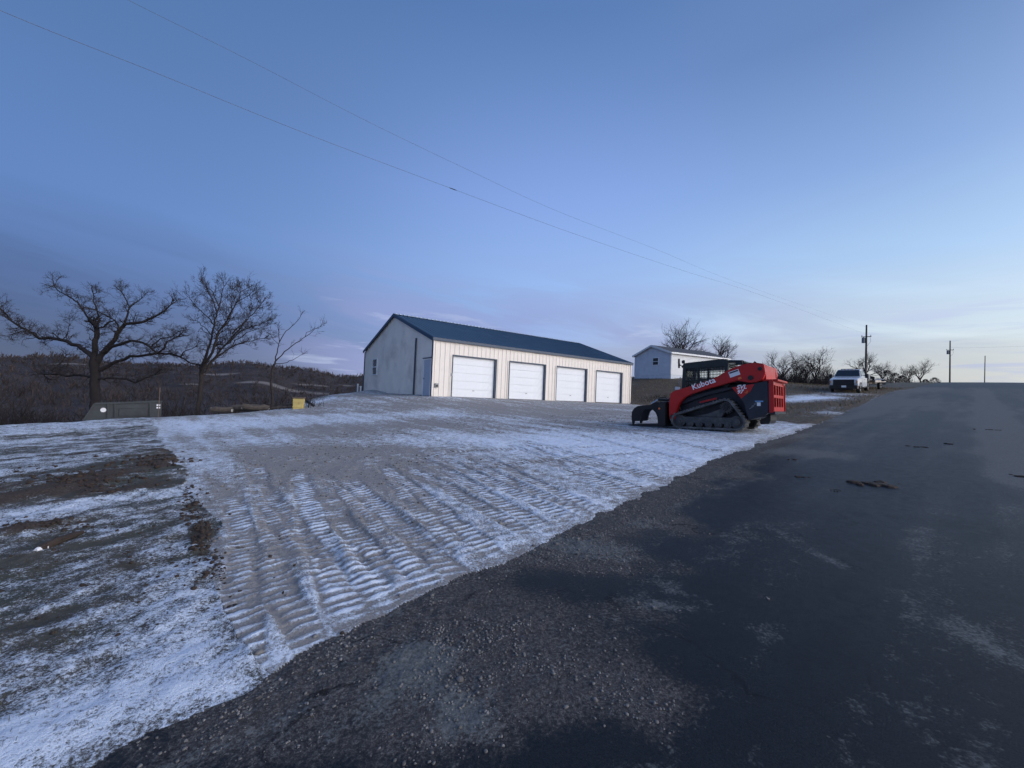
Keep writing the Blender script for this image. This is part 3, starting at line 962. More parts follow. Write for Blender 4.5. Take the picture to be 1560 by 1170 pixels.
base.build('base_trim', M['blue_trim'], bld)
# garage doors: five sections each with recessed joints
sec_meshes = None
for i, d in enumerate(dx):
    gd = MB()
    gd.box((d + DW / 2, .17, DH / 2), (DW, .02, DH))
    gdo = gd.build('garage_door', M['door_white'], bld)
    for k in range(5):
        sh = DH / 5
        if sec_meshes is None:
            sm_ = MB()
            sm_.box((0, 0, 0), (DW - .05, .036, sh - .010))
            for r_ in (-1, 1):
                sm_.box((0, -.0195, r_ * sh * .23), (DW - .07, .005, sh * .40))
            so_ = sm_.build('door_section', M['door_white'], gdo, bevel=.006)
            sec_meshes = so_.data
        else:
            so_ = bpy.data.objects.new('door_section', sec_meshes)
            COL.objects.link(so_)
            so_.parent = gdo
        so_.location = (d + DW / 2, .14, sh * (k + .5))
    m = MB()
    m.box((d - .0, .07, DH / 2 + .0), (.05, .20, DH))
    m.box((d + DW, .07, DH / 2), (.05, .20, DH))
    m.box((d + DW / 2, .07, DH + .03), (DW + .05, .20, .06))
    m.box((d + DW - .055, .05, DH / 2), (.06, .12, DH - .01))
    m.build('door_frame', M['blue_trim'], bld)
    MB().box((d + DW / 2, .115, .018), (DW - .06, .02, .035)).build('door_seal', M['black'], gdo)
    MB().box((d + DW / 2, .10, .42), (.14, .02, .035)).build('handle', M['grey_metal'], gdo)
    st = MB()
    st.box((d - .11, -.032, H / 2 - .4), (.05, .014, DH))
    st.build('jamb_strip', M['cream'], bld)
# side door, window, downpipe, light box, keypad
pd = MB().box((-.005, .60, 1.04), (.045, .90, 2.04)).build('side_door', M['grey_door'], bld, bevel=.005)
m = MB()
for zc_, hh in ((.55, .55), (1.45, .8)):
    for yc in (.40, .80):
        m.box((-.031, yc, zc_), (.008, .27, hh))
m.build('door_panel', M['grey_door'], pd)
MB().disc((-.05, .95, 1.0), .035, .05, 'x', 12).build('handle', M['grey_metal'], pd)
m = MB()
m.box((-.03, .115, 1.05), (.05, .065, 2.12))
m.box((-.03, 1.085, 1.05), (.05, .065, 2.12))
m.box((-.032, .60, 2.085), (.054, 1.04, .07))
m.build('door_frame', M['white'], bld)
MB().box((-.05, .60, 2.16), (.09, 1.12, .035)).build('drip_cap', M['blue_trim'], bld)
wf = MB()
yc, w2, zlo, zhi = 9.40, .50, 1.32, 2.55
for yy in (yc - w2 + .035, yc + w2 - .035):
    wf.box((-.035, yy, (zlo + zhi) / 2), (.07, .07, zhi - zlo))
for zz in (zlo + .035, zhi - .035, (zlo + zhi) / 2):
    wf.box((-.034, yc, zz), (.062, 2 * w2 - .14, .07))
wfo = wf.build('window', M['white'], bld)
MB().box((-.022, yc, (zlo + zhi) / 2 - .32), (.012, 2 * w2 - .14, .56)).build('pane', M['dark_glass'], wfo)
MB().box((-.022, yc, (zlo + zhi) / 2 + .32), (.012, 2 * w2 - .14, .56)).build('pane', M['dark_glass'], wfo)
MB().tube([(-.06, 2.24, 3.42), (-.07, 2.24, 3.2), (-.07, 2.24, .05)], .05, 10).build('downpipe', M['blue_trim'], bld)
lb = MB().box((.26, -.07, .62), (.20, .10, .24)).build('outlet_box', M['grey_metal'], bld, bevel=.01)
MB().box((.26, -.13, .60), (.12, .02, .12)).build('cover', M['black'], lb)
MB().box((dx[0] - .05, -.05, 1.28), (.09, .04, .16)).build('keypad', M['grey_metal'], bld)
vp = empty('vent_pipes', BO + BX * -.55 + BY * 11.1, 'pair of short white plastic pipes at the back corner of the metal building', 'pipes', rz=RZB)
for yy, hh in ((-.32, .42), (.40, .60)):
    MB().tube([(0, yy, -.2), (0, yy, hh)], .06, 12).build('pipe', M['white'], vp)
    MB().tube([(0, yy, hh), (0, yy, hh + .08)], .075, 12).build('cap', M['white'], vp)

# ------------------------------------------------------------------ white house on the bank
hA = math.radians(64)
HBX = np.array([math.sin(hA), math.cos(hA), 0])
HO = PT(1021.8, 576.5, 47.0)
house = empty('white_house', HO, 'white sided house with a shallow gable roof on the grassy bank', 'house', rz=math.radians(90 - 64))
HW, HL, HH, HR = 5.84, 9.5, 2.97, 1.0
def lap(m, x0, x1, z0, z1, place, topfn=None, pitch=.16):
    z = z0
    while z < z1:
        zt = min(z + pitch, z1)
        a0, a1 = x0, x1
        if topfn:
            a0, a1 = topfn(z)
            b0, b1 = topfn(zt)
        else:
            b0, b1 = a0, a1
        m.add([place(a0, .028, z), place(a1, .028, z), place(b1, .004, zt), place(b0, .004, zt)], [(0, 1, 2, 3)])
        m.add([place(a0, .028, z), place(a1, .028, z), place(a1, 0, z), place(a0, 0, z)], [(0, 1, 2, 3)])
        z += pitch
def gab(z):
    if z <= HH:
        return (0, HW)
    k = (z - HH) / HR * HW / 2
    return (min(k, HW / 2), max(HW - k, HW / 2))
m = MB()
lap(m, 0, HW, .45, HH + HR, lambda u, d, z: (-d, u, z), gab)
m.build('wall', M['siding'], house)
m = MB()
lap(m, 0, HL, .45, HH, lambda u, d, z: (u, -d, z))
m.build('wall', M['siding_white'], house)
m = MB()
lap(m, 0, HL, .45, HH, lambda u, d, z: (u, HW + d, z))
m.build('wall', M['siding_white'], house)
m = MB()
lap(m, 0, HW, .45, HH + HR, lambda u, d, z: (HL + d, u, z), gab)
m.build('wall', M['siding'], house)
m = MB()
m.box((HL / 2, HW / 2, 0), (HL - .02, HW - .02, .92))
m.build('skirting', M['siding'], house)
m = MB()
m.box((HL / 2, HW / 2, HH / 2), (HL - .12, HW - .12, HH - .1))
m.build('house_core', M['siding'], house)
for s in (0, 1):
    ov = .25
    e = Vector((0, -ov, HH - ov * HR / (HW / 2))) if s == 0 else Vector((0, HW + ov, HH - ov * HR / (HW / 2)))
    r = Vector((0, HW / 2, HH + HR))
    m = MB()
    up_ = Vector((0, 0, .10))
    lo_ = Vector((0, 0, .02))
    x0, x1 = Vector((-ov, 0, 0)), Vector((HL + ov, 0, 0))
    vs = [x0 + e + lo_, x1 + e + lo_, x1 + r + lo_, x0 + r + lo_, x0 + e + up_, x1 + e + up_, x1 + r + up_, x0 + r + up_]
    m.add(vs, [(0, 1, 2, 3), (4, 5, 6, 7), (0, 1, 5, 4), (2, 3, 7, 6), (0, 3, 7, 4), (1, 2, 6, 5)])
    m.build('roof', M['shingle'], house)
    m = MB()
    m.bar(x0 + e + Vector((-.015, 0, .0)), x0 + r + Vector((-.015, 0, .0)), .03, .22)
    m.build('rake_board', M['white'], house)
    MB().box((HL / 2, e.y + (-.016 if s == 0 else .016), e.z + .02), (HL + 2 * ov, .03, .18)).build('fascia', M['white'], house)
for xx, yy in ((-.045, 0.0), (-.045, HW)):
    MB().box((xx, yy + (.05 if yy == 0 else -.05), .45 + (HH - .45) / 2), (.03, .12, HH - .5)).build('corner_board', M['siding'], house)
wf = MB()
yc, w2, zlo, zhi = HW - 3.52, .46, 1.62, 2.50
for yy in (yc - w2, yc + w2):
    wf.box((-.05, yy, (zlo + zhi) / 2), (.06, .08, zhi - zlo + .08))
for zz in (zlo, zhi, (zlo + zhi) / 2):
    wf.box((-.049, yc, zz), (.056, 2 * w2 - .08, .08 if zz != (zlo + zhi) / 2 else .05))
wfo = wf.build('window', M['white'], house)
for dz in (-.23, .23):
    MB().box((-.04, yc, (zlo + zhi) / 2 + dz), (.02, 2 * w2 - .08, .40)).build('pane', M['dark_glass'], wfo)

# ------------------------------------------------------------------ tracked loader
hh_ = math.radians(-47)
t_org = np.array([6.537, 13.058, 0.0])
t_org[2] = gz(6.537, 13.058)
f_ = Vector((math.sin(hh_) * math.cos(math.radians(-2.2)), math.cos(hh_) * math.cos(math.radians(-2.2)), math.sin(math.radians(-2.2))))
l_ = Vector((-math.cos(hh_), math.sin(hh_), 0))
u_ = f_.cross(l_)
ldr = empty('compact_track_loader', (0, 0, 0), 'red and black tracked loader with a grapple parked on the snowy lot', 'track loader')
TL_Z = .035
ldr.matrix_world = Matrix(((f_.x, l_.x, u_.x, 6.537), (f_.y, l_.y, u_.y, 13.058), (f_.z, l_.z, u_.z, .875 + TL_Z - .035), (0, 0, 0, 1)))

def hull(pts):
    pts = sorted(set(pts))
    def half(ps):
        o = []
        for p in ps:
            while len(o) > 1 and (o[-1][0] - o[-2][0]) * (p[1] - o[-2][1]) - (o[-1][1] - o[-2][1]) * (p[0] - o[-2][0]) <= 0:
                o.pop()
            o.append(p)
        return o[:-1]
    return half(pts) + half(pts[::-1])

def resample(poly, step):
    P_ = [Vector(p) for p in poly] + [Vector(poly[0])]
    out = []
    acc = 0
    for a, b in zip(P_[:-1], P_[1:]):
        d = (b - a).length
        while acc < d:
            out.append(a.lerp(b, acc / d))
            acc += step
        acc -= d
    return out

circ = [(.90, .235, .205), (-.74, .235, .205), (-.44, .66, .215)]
hp = hull([(round(cx + r * math.cos(t * .1308), 5), round(cz + r * math.sin(t * .1308), 5)) for cx, cz, r in circ for t in range(48)])
loop = resample(hp, .05)
for sgn in (1, -1):
    y0, y1 = sgn * .46, sgn * .90
    m = MB()
    n = len(loop)
    cen = Vector((-.05, .35))
    outs, ins = [], []
    for i, p in enumerate(loop):
        tg = (loop[(i + 1) % n] - loop[i - 1]).normalized()
        nr_ = Vector((tg.y, -tg.x))
        if nr_.dot(p - cen) < 0:
            nr_ = -nr_
        outs.append(p + nr_ * .030)
        ins.append(p - nr_ * .022)
    vs = []
    for i in range(n):
        vs += [(outs[i].x, y0, outs[i].y), (outs[i].x, y1, outs[i].y), (ins[i].x, y1, ins[i].y), (ins[i].x, y0, ins[i].y)]
    fs = []
    for i in range(n):
        j = (i + 1) % n
        for k in range(4):
            k2 = (k + 1) % 4
            fs.append((i * 4 + k, i * 4 + k2, j * 4 + k2, j * 4 + k))
    m.add(vs, fs)
    for i in range(0, n, 2):          # cleats
        p = outs[i]
        tg = (loop[(i + 1) % n] - loop[i - 1]).normalized()
        nr_ = (outs[i] - ins[i]).normalized()
        R = Matrix(((tg.x, 0, nr_.x), (0, 1, 0), (tg.y, 0, nr_.y)))
        off = .0 if (i // 2) % 2 == 0 else .03
        m.box((p.x + nr_.x * .012, (y0 + y1) / 2 + off * sgn, p.y + nr_.y * .012), (.045, .40, .03), R)
    trk = m.build('track', M['rubber'], ldr)
    ym = (y0 + y1) / 2
    # undercarriage frame, sprocket and rollers
    m = MB()
    m.prism([(.78, .36), (-.62, .36), (-.66, .16), (.82, .16)], sgn * .56, sgn * .80)
    m.prism([(.55, .36), (-.30, .36), (-.44, .58), (-.30, .62), (.1, .46)], sgn * .58, sgn * .74)
    m.build('track_frame', M['dusty'], ldr, bevel=.015)
    spk = MB()
    spk.disc((-.44, ym, .66), .15, .10, 'y', 24)
    for k in range(15):
        t = k * 2 * math.pi / 15
        spk.box((-.44 + .165 * math.cos(t), ym, .66 + .165 * math.sin(t)), (.045, .06, .045), Matrix.Rotation(-t, 3, 'Y'))
    so_ = spk.build('sprocket', M['dusty'], ldr)
    mb_ = MB()
    for k in range(9):
        t = k * 2 * math.pi / 9
        mb_.disc((-.44 + .095 * math.cos(t), ym + sgn * .06, .66 + .095 * math.sin(t)), .014, .03, 'y', 8)
    mb_.disc((-.44, ym + sgn * .07, .66), .06, .06, 'y', 14)
    mb_.build('hub', M['black'], so_)
    for cx, cz, r in ((.90, .235, .18), (-.74, .235, .18)):
        w_ = MB()
        w_.disc((cx, ym, cz), r, .26, 'y', 24)
        w_.disc((cx, ym + sgn * .15, cz), r * .55, .06, 'y', 20)
        w_.disc((cx, ym + sgn * .19, cz), r * .25, .05, 'y', 12)
        w_.build('idler_wheel', M['dusty'], ldr)
    for k in range(5):
        w_ = MB()
        cx = .58 - k * .27
        w_.disc((cx, ym, .135), .10, .30, 'y', 18)
        w_.disc((cx, ym + sgn * .165, .135), .045, .05, 'y', 12)
        w_.build('roller', M['dusty'], ldr)

# body
m = MB()
m.prism([(.98, .32), (1.02, .62), (.95, .98), (.60, 1.04), (.05, 1.20), (-.45, 1.33), (-1.50, 1.40), (-1.52, .50), (-1.40, .42), (-.95, .30)], -.44, .44)
m.build('chassis', M['navy'], ldr, bevel=.015)
for sgn in (1, -1):
    m = MB()
    m.prism([(-.62, 1.24), (-1.50, 1.40), (-1.545, 1.36), (-1.545, .56), (-1.45, .44), (-1.05, .30), (-.98, .50), (-.93, .78), (-.82, .93)], sgn * .45, sgn * .80)
    sp = m.build('side_panel', M['navy'], ldr, bevel=.025)
    m = MB()
    m.prism([(-.62, 1.235), (-1.20, 1.325), (-1.10, 1.12), (-.86, .915), (-.80, 1.0)], sgn * .802, sgn * .812)
    m.build('red_badge_panel', M['red'], sp)
    m = MB()
    for k in range(3):
        m.bar((-1.06 - k * .06, sgn * .806, .62 + k * .07), (-1.18 - k * .06, sgn * .806, .70 + k * .07), .012, .014)
    m.build('trim_strip', M['grey_metal'], sp)
    # fender over the track
    m = MB()
    m.prism([(.98, .86), (.70, .96), (.10, 1.14), (-.42, 1.26), (-.62, 1.22), (-.42, 1.16), (.10, 1.04), (.66, .84), (.96, .72)], sgn * .44, sgn * .60)
    m.build('fender', M['navy'], ldr, bevel=.01)
    m = MB()
    m.prism([(.35, .83), (-.15, .96), (-.15, .90), (.35, .78)], sgn * .62, sgn * .635)
    m.build('side_step', M['red'], ldr)
MB().prism([(-1.22, .30), (-1.50, .46), (-1.50, .30), (-1.46, .20), (-1.25, .18)], -.40, .40).build('tow_bracket', M['black'], ldr)

# rear door with cooling slots
m = MB()
ys = [-.76, -.62, -.36, -.29, -.03, .03, .29, .36, .62, .76]
zs = [.56, .68, .94, 1.02, 1.29, 1.42]
for a in range(len(ys) - 1):
    for b in range(len(zs) - 1):
        hole = a in (1, 3, 5, 7) and b in (1, 3)
        if not hole:
            m.box((-1.59, (ys[a] + ys[a + 1]) / 2, (zs[b] + zs[b + 1]) / 2), (.09, ys[a + 1] - ys[a], zs[b + 1] - zs[b]))
rd = m.build('rear_door', M['red'], ldr)
MB().box((-1.56, 0, .98), (.02, 1.4, .76)).build('grille', M['black'], rd)
m = MB()
for sgn in (1, -1):
    m = MB()
    m.prism([(-1.55, .52), (-1.63, .52), (-1.665, .58), (-1.665, 1.36), (-1.64, 1.44), (-1.55, 1.44)], sgn * .76, sgn * .80)
    m.build('door_edge', M['red'], rd, bevel=.008)
MB().box((-1.60, 0, .52), (.16, 1.5, .07)).build('bumper', M['navy'], ldr)
for yy in (.60, -.60):
    MB().box((-1.645, yy * 1.15, 1.355), (.025, .10, .07)).build('tail_light', M['lamp_red'], rd)
MB().box((-1.50, 0, 1.425), (.5, 1.36, .05)).build('hood_edge', M['red'], ldr, bevel=.01)

# loader arms
arm = [(1.17, 1.10), (1.05, 1.17), (.86, 1.22), (.32, 1.375), (.0, 1.47), (-.26, 1.585), (-.5, 1.735), (-.72, 1.83), (-.94, 1.895), (-1.23, 1.93), (-1.45, 1.88), (-1.48, 1.62), (-1.40, 1.44), (-1.25, 1.37), (-1.09, 1.36),
       (-.77, 1.435), (-.43, 1.345), (.1, 1.20), (.52, 1.07), (.74, .96), (.87, .83), (.95, .68), (1.01, .46), (1.04, .27), (1.20, .24), (1.23, .40), (1.225, .8)]
for sgn in (1, -1):
    m = MB()
    m.prism(arm, sgn * .63, sgn * .84)
    ao = m.build('loader_arm', M['red'], ldr, bevel=.018)
    for (x_, z_, r_) in ((-1.36, 1.74, .055), (-1.12, 1.50, .07), (1.12, .36, .05)):
        MB().disc((x_, sgn * .852, z_), r_, .05, 'y', 16).build('pivot_pin', M['black'], ao)
    m = MB()
    m.tube([(-1.20, sgn * .54, 1.40), (-.2, sgn * .54, 1.16)], .055, 12)
    m.build('lift_cylinder', M['black'], ldr)
    m = MB()
    m.tube([(-.2, sgn * .54, 1.16), (.1, sgn * .54, 1.09)], .03, 10)
    m.build('cylinder_rod', M['chrome'], ldr)
    MB().tube([(.98, sgn * .52, .55), (1.14, sgn * .52, .98)], .045, 10).build('tilt_cylinder', M['black'], ldr)
    m = MB()
    pts_ = [(.95, sgn * .62, 1.17), (.3, sgn * .615, 1.33), (-.3, sgn * .615, 1.55), (-.9, sgn * .615, 1.83)]
    m.tube(pts_, .016, 6)
    m.build('hydraulic_hose', M['black'], ldr)
m = MB()
m.prism([(-1.38, 1.86), (-1.46, 1.86), (-1.46, 1.46), (-1.38, 1.46)], -.63, .63)
m.build('rear_cross_plate', M['red'], ldr, bevel=.01)
for yy in (.30, -.30):
    m = MB()
    m.tube([(-1.0 + .16 * math.cos(t * math.pi / 8), yy, 1.80 + .16 * math.sin(t * math.pi / 8)) for t in range(9)], .028, 8)
    m.build('hose_loop', M['black'], ldr)
MB().tube([(1.12, -.63, .62), (1.12, .63, .62)], .06, 12).build('cross_tube', M['red'], ldr)
# quick coupler
m = MB()
m.box((1.27, 0, .50), (.07, 1.16, .62))
for yy in (.45, -.45):
    m.box((1.20, yy, .48), (.14, .10, .55))
m.build('coupler_plate', M['black'], ldr, bevel=.01)

# stickers and lettering on the left arm and panel
def flat_text(txt, name, loc, size, ang, mtl, parent, y, shear=0.0, spacing=1.0, bold=.0):
    cu = bpy.data.curves.new(name, 'FONT')
    cu.body = txt
    cu.size = size
    cu.align_x = 'LEFT'
    cu.shear = shear
    cu.space_character = spacing
    cu.extrude = .002
    cu.offset = bold
    cu.materials.append(mtl)
    tmp = bpy.data.objects.new(name, cu)
    COL.objects.link(tmp)
    dg = bpy.context.evaluated_depsgraph_get()
    me = bpy.data.meshes.new_from_object(tmp.evaluated_get(dg))
    bpy.data.objects.remove(tmp)
    me.name = name
    o = bpy.data.objects.new(name, me)
    COL.objects.link(o)
    o.parent = parent
    ca, sa = math.cos(ang), math.sin(ang)
    s_ = 1 if y > 0 else -1
    X_ = Vector((-ca * s_, 0, sa * s_)) if s_ > 0 else Vector((ca, 0, -sa))
    Z_ = Vector((0, s_, 0))
    Y_ = Z_.cross(X_)
    o.matrix_local = Matrix(((X_.x, Y_.x, Z_.x, loc[0]), (X_.y, Y_.y, Z_.y, y), (X_.z, Y_.z, Z_.z, loc[1]), (0, 0, 0, 1)))
    if not me.materials:
        me.materials.append(mtl)
    return o
flat_text('Kubota', 'brand_lettering', (.475, 1.185), .235, math.radians(18.5), M['letter'], ldr, .8435, spacing=1.02, bold=.004)
flat_text('SVL', 'model_lettering', (-.745, 1.185), .165, math.radians(3), M['letter'], ldr, .8155, shear=.3, bold=.004)
flat_text('97', 'model_lettering', (-.755, 1.055), .155, math.radians(3), M['letter'], ldr, .8155, shear=.3, bold=.004)
flat_text('-2', 'model_lettering', (-.945, 1.062), .10, math.radians(3), M['letter_orange'], ldr, .8155, shear=.3, bold=.003)
def plate(name, cx, cz, w, h, ang, y, mtl, parent):
    m = MB()
    m.box((0, 0, 0), (w, .004, h))
    o = m.build(name, mtl, parent)
    o.location = (cx, y, cz)
    o.rotation_euler = (0, ang, 0)
    return o
pl = plate('warning_sticker', -.70, 1.645, .28, .17, math.radians(18), .8435, M['sticker'], ldr)
plate('sticker_band', -.685, 1.69, .24, .04, math.radians(18), .8475, M['navy'], ldr)
pl = plate('blue_sticker', -1.31, .835, .20, .035, 0, .8035, M['sticker_blue'], ldr)
plate('blue_sticker', -1.30, .755, .09, .10, 0, .8035, M['sticker'], ldr)
plate('amber_sticker', -.84, 1.50, .09, .06, math.radians(20), .8435, M['letter_orange'], ldr)

# cab
cb = MB()
def cabbar(a, b, w=.07):
    cb.bar(a, b, w, w)
for sgn in (1, -1):
    y = sgn * .47
    cb.bar((.90, y, 1.00), (.84, y, 1.98), .09, .10, (1, 0, 0))
    cb.bar((.42, y, 1.2), (.42, y, 1.92), .07, .07, (1, 0, 0))
    cb.bar((-.38, y, 1.25), (-.40, y, 2.02), .10, .10, (1, 0, 0))
    cb.bar((.88, y, 1.50), (.42, y, 1.50), .05, .05)
    cb.bar((.42, y, 1.53), (-.35, y, 1.55), .05, .05)
    cb.bar((.90, y, 1.24), (-.38, y, 1.38), .06, .06)
cbo = cb.build('cab_frame', M['cab'], ldr)
m = MB()
m.prism([(.93, 1.90), (.92, 2.03), (.80, 2.075), (-.30, 2.13), (-.44, 2.11), (-.45, 1.93), (-.36, 1.87), (.84, 1.86)], -.53, .53)
rf = m.build('cab_roof', M['cab'], ldr, bevel=.03)
m = MB()
m.prism([(.86, 1.0), (.82, 1.24), (-.40, 1.38), (-.40, 1.0)], -.46, -.42)
m.build('cab_side', M['cab'], ldr)
MB().box((-.41, 0, 1.62), (.04, .82, .50)).build('rear_pane', M['pane'], cbo)
for sgn in (1, -1):
    m = MB()
    y = sgn * .50
    k = .40
    while k > -.36:
        m.bar((k, y, 1.30), (k, y, 1.88), .010, .010, (1, 0, 0))
        k -= .085
    k = .50
    while k < .84:
        m.bar((k, y, 1.27), (k, y, 1.88), .010, .010, (1, 0, 0))
        k += .085
    for z in np.arange(1.31, 1.88, .085):
        m.bar((.86, y + .006 * sgn, z), (-.36, y + .006 * sgn, z + .02), .010, .010)
    m.build('side_screen', M['screen'], cbo)
    MB().box((.24, sgn * .455, 1.62), (1.18, .006, .50)).build('side_pane', M['pane'], cbo)
MB().box((.88, 0, 1.55), (.01, .84, .78), Matrix.Rotation(math.radians(-3.5), 3, 'Y')).build('front_pane', M['pane'], cbo)
m = MB()
m.prism([(.10, 1.16), (-.28, 1.20), (-.36, 1.70), (-.26, 1.72), (-.16, 1.34), (.12, 1.28)], -.24, .24)
m.build('seat', M['black'], ldr, bevel=.03)
for yy in (.34, -.34):
    MB().box((.18, yy, 1.36), (.34, .10, .06)).build('armrest', M['black'], ldr)
    MB().tube([(.32, yy, 1.38), (.36, yy, 1.55)], .025, 8).build('joystick', M['black'], ldr)
for sgn in (1, -1):
    ml = MB().box((.90, sgn * .43, 2.12), (.07, .10, .11)).build('work_light', M['black'], rf, bevel=.012)
    MB().box((.94, sgn * .43, 2.12), (.012, .08, .085)).build('lens', M['lamp_clear'], ldr)
    m = MB()
    m.tube([(.90, sgn * .50, 1.95), (.97, sgn * .56, 2.02), (.97, sgn * .60, 2.10)], .014, 6)
    m.box((.975, sgn * .62, 2.06), (.05, .03, .30))
    m.build('mirror', M['black'], ldr)
    m = MB()
    m.tube([(1.0, sgn * .60, 1.20), (1.0, sgn * .60, 1.30)], .05, 10)
    m.box((1.05, sgn * .60, 1.26), (.10, .12, .10))
    m.build('front_light', M['lamp_clear'], ldr, bevel=.01)
    MB().tube([(.93, sgn * .55, 1.22), (.99, sgn * .57, 1.35), (.96, sgn * .56, 1.62)], .016, 6).build('grab_rail', M['grey_metal'], ldr)
m = MB()
for sgn in (1, -1):
    m.tube([(-.44, sgn * .40, 2.05), (-.80, sgn * .40, 2.03), (-.84, sgn * .40, 1.70), (-.80, sgn * .40, 1.45)], .045, 8)
m.tube([(-.82, -.40, 2.02), (-.82, .40, 2.02)], .035, 8)
m.build('rear_guard', M['cab'], ldr)
MB().tube([(-.95, -.25, 1.42), (-.95, -.25, 1.98), (-1.02, -.25, 2.05)], .05, 10).build('exhaust_pipe', M['black'], ldr)
MB().prism([(-.42, 1.38), (-1.40, 1.42), (-1.30, 1.60), (-.60, 1.66), (-.42, 1.62)], -.50, .50).build('engine_hood', M['navy'], ldr, bevel=.03)

# grapple
def gpart(name, m, bevel=.008, parent=None, mtl='black'):
    return m.build(name, M[mtl], parent or ldr, bevel=bevel)
m = MB()
m.prism([(1.31, .10), (1.31, .82), (1.37, .84), (1.42, .60), (1.40, .12)], -.92, .92)
gp = gpart('grapple', m)
for k in range(9):
    y = -.88 + k * .22
    m = MB()
    m.prism([(1.34, .30), (1.44, .16), (1.62, .09), (2.30, .07), (2.60, .05), (2.62, .02), (2.40, .005), (1.50, .01), (1.34, .06)], y - .013, y + .013)
    m.build('tine', M['black'], gp)
m = MB()
m.tube([(1.62, -.90, .06), (1.62, .90, .06)], .03, 8)
m.tube([(2.05, -.90, .05), (2.05, .90, .05)], .025, 8)
m.build('tine_rod', M['black'], gp)
for sgn in (1, -1):
    m = MB()       # side plate
    m.prism([(1.32, .05), (1.32, .80), (1.46, .84), (1.54, .70), (1.50, .30), (1.54, .06)], sgn * .90, sgn * .93)
    m.build('side_plate', M['black'], gp)
    # upper jaw: two curved fingers joined by a rod
    outer = [(1.52, .80), (1.74, .83), (1.97, .72), (2.20, .715), (2.42, .68), (2.56, .60), (2.64, .47), (2.655, .30), (2.625, .03)]
    inner = [(2.58, .04), (2.54, .15), (2.40, .16), (2.33, .20), (2.31, .34), (2.26, .48), (2.18, .56), (2.02, .60), (1.88, .56), (1.77, .46), (1.71, .30), (1.69, .06), (1.56, .04), (1.52, .5)]
    m = MB()
    m.prism([(x_ + .12, z_) for x_, z_ in outer + inner], sgn * .30 - .03, sgn * .30 + .03)
    m.build('jaw', M['black'], gp)
    m = MB()
    m.tube([(2.60, sgn * .30, .57), (2.60, 0, .57)], .035, 8)
    m.build('jaw_rod', M['black'], gp)
    m = MB()
    m.tube([(1.36, sgn * .54, .88), (1.70, sgn * .54, .90)], .04, 10)
    cyl = m.build('jaw_cylinder', M['black'], gp)
    MB().tube([(1.70, sgn * .54, .90), (1.95, sgn * .54, .76)], .022, 8).build('cylinder_rod', M['chrome'], gp)
    m = MB()
    m.tube([(1.38, sgn * .30, .80), (1.55, sgn * .32, .98), (1.72, sgn * .40, .96), (1.78, sgn * .5, .88)], .014, 6)
    m.build('hydraulic_hose', M['black'], gp)
m = MB()
m.tube([(1.54, -.80, .80), (1.54, .80, .80)], .04, 10)
m.build('pivot_tube', M['dusty'], gp)
MB().disc((1.50, .935, .60), .03, .03, 'y', 10).build('bolt', M['letter_orange'], gp)
# ------------------------------------------------------------------ pickup truck and trailer
def wheel(parent, x, y, r=.40, w=.26, name='wheel'):
    s = 1 if y > 0 else -1
    wo = MB().disc((x, y, r), r * .62, w * .9, 'y', 20).build(name, M['grey_metal'], parent)
    t = MB()
    prof = [(r * .60, -w / 2), (r * .93, -w / 2), (r, -w * .36), (r, w * .36), (r * .93, w / 2), (r * .60, w / 2)]
    nseg = 28
    vs, fs = [], []
    for k in range(nseg):
        a = 2 * math.pi * k / nseg
        for rr, yy in prof:
            vs.append((x + rr * math.cos(a), y + yy, r + rr * math.sin(a)))
    q = len(prof)
    for k in range(nseg):
        for i in range(q):
            fs.append((k * q + i, k * q + (i + 1) % q, ((k + 1) % nseg) * q + (i + 1) % q, ((k + 1) % nseg) * q + i))
    t.add(vs, fs)
    t.build('tyre', M['tyre'], wo)
    h = MB().disc((x, y + s * w * .46, r), r * .2, .05, 'y', 12)
    h.build('hub', M['black'], wo)
    return wo

def section_body(name, secs, mtl, parent, bevel=.03):
    """loft through closed cross sections [(x, [(y, z)...])]"""
    m = MB()
    n = len(secs[0][1])
    vs = [(x, y, z) for x, pr in secs for y, z in pr]
    fs = []
    for i in range(len(secs) - 1):
        for k in range(n):
            k2 = (k + 1) % n
            fs.append((i * n + k, i * n + k2, (i + 1) * n + k2, (i + 1) * n + k))
    fs.append(tuple(range(n)))
    fs.append(tuple((len(secs) - 1) * n + k for k in range(n)))
    m.add(vs, fs)
    return m.build(name, mtl, parent, smooth=True, bevel=bevel)

tp = PT(1285, 596.5, 35.0)
th = math.radians(228)
tdir = Vector((math.sin(th), math.cos(th)))
tz0 = gz(tp[0], tp[1])
trk = empty('pickup_truck', (tp[0], tp[1], tz0), 'white heavy pickup truck facing down the road on the snowy verge', 'truck')
def frame_on_ground(o, org, head, length):
    fx, fy = math.sin(head), math.cos(head)
    zf = gz(org[0], org[1])
    zb = gz(org[0] - fx * length, org[1] - fy * length)
    pitch = math.atan2(zf - zb, length)
    f = Vector((fx * math.cos(pitch), fy * math.cos(pitch), math.sin(pitch)))
    l = Vector((-fy, fx, 0)).normalized()
    u = f.cross(l)
    o.matrix_world = Matrix(((f.x, l.x, u.x, org[0]), (f.y, l.y, u.y, org[1]), (f.z, l.z, u.z, zf), (0, 0, 0, 1)))
frame_on_ground(trk, tp, th, 5.5)
def sec(w, z0, z1, r=.06):
    return [(-w, z0), (-w, z1 - r), (-w + r, z1), (w - r, z1), (w, z1 - r), (w, z0)]
section_body('hood', [(-.02, sec(.93, .62, 1.14)), (-.25, sec(.98, .60, 1.24)), (-1.2, sec(1.0, .55, 1.32)), (-1.45, sec(1.0, .55, 1.33))], M['truck_white'], trk)
cabm = MB()
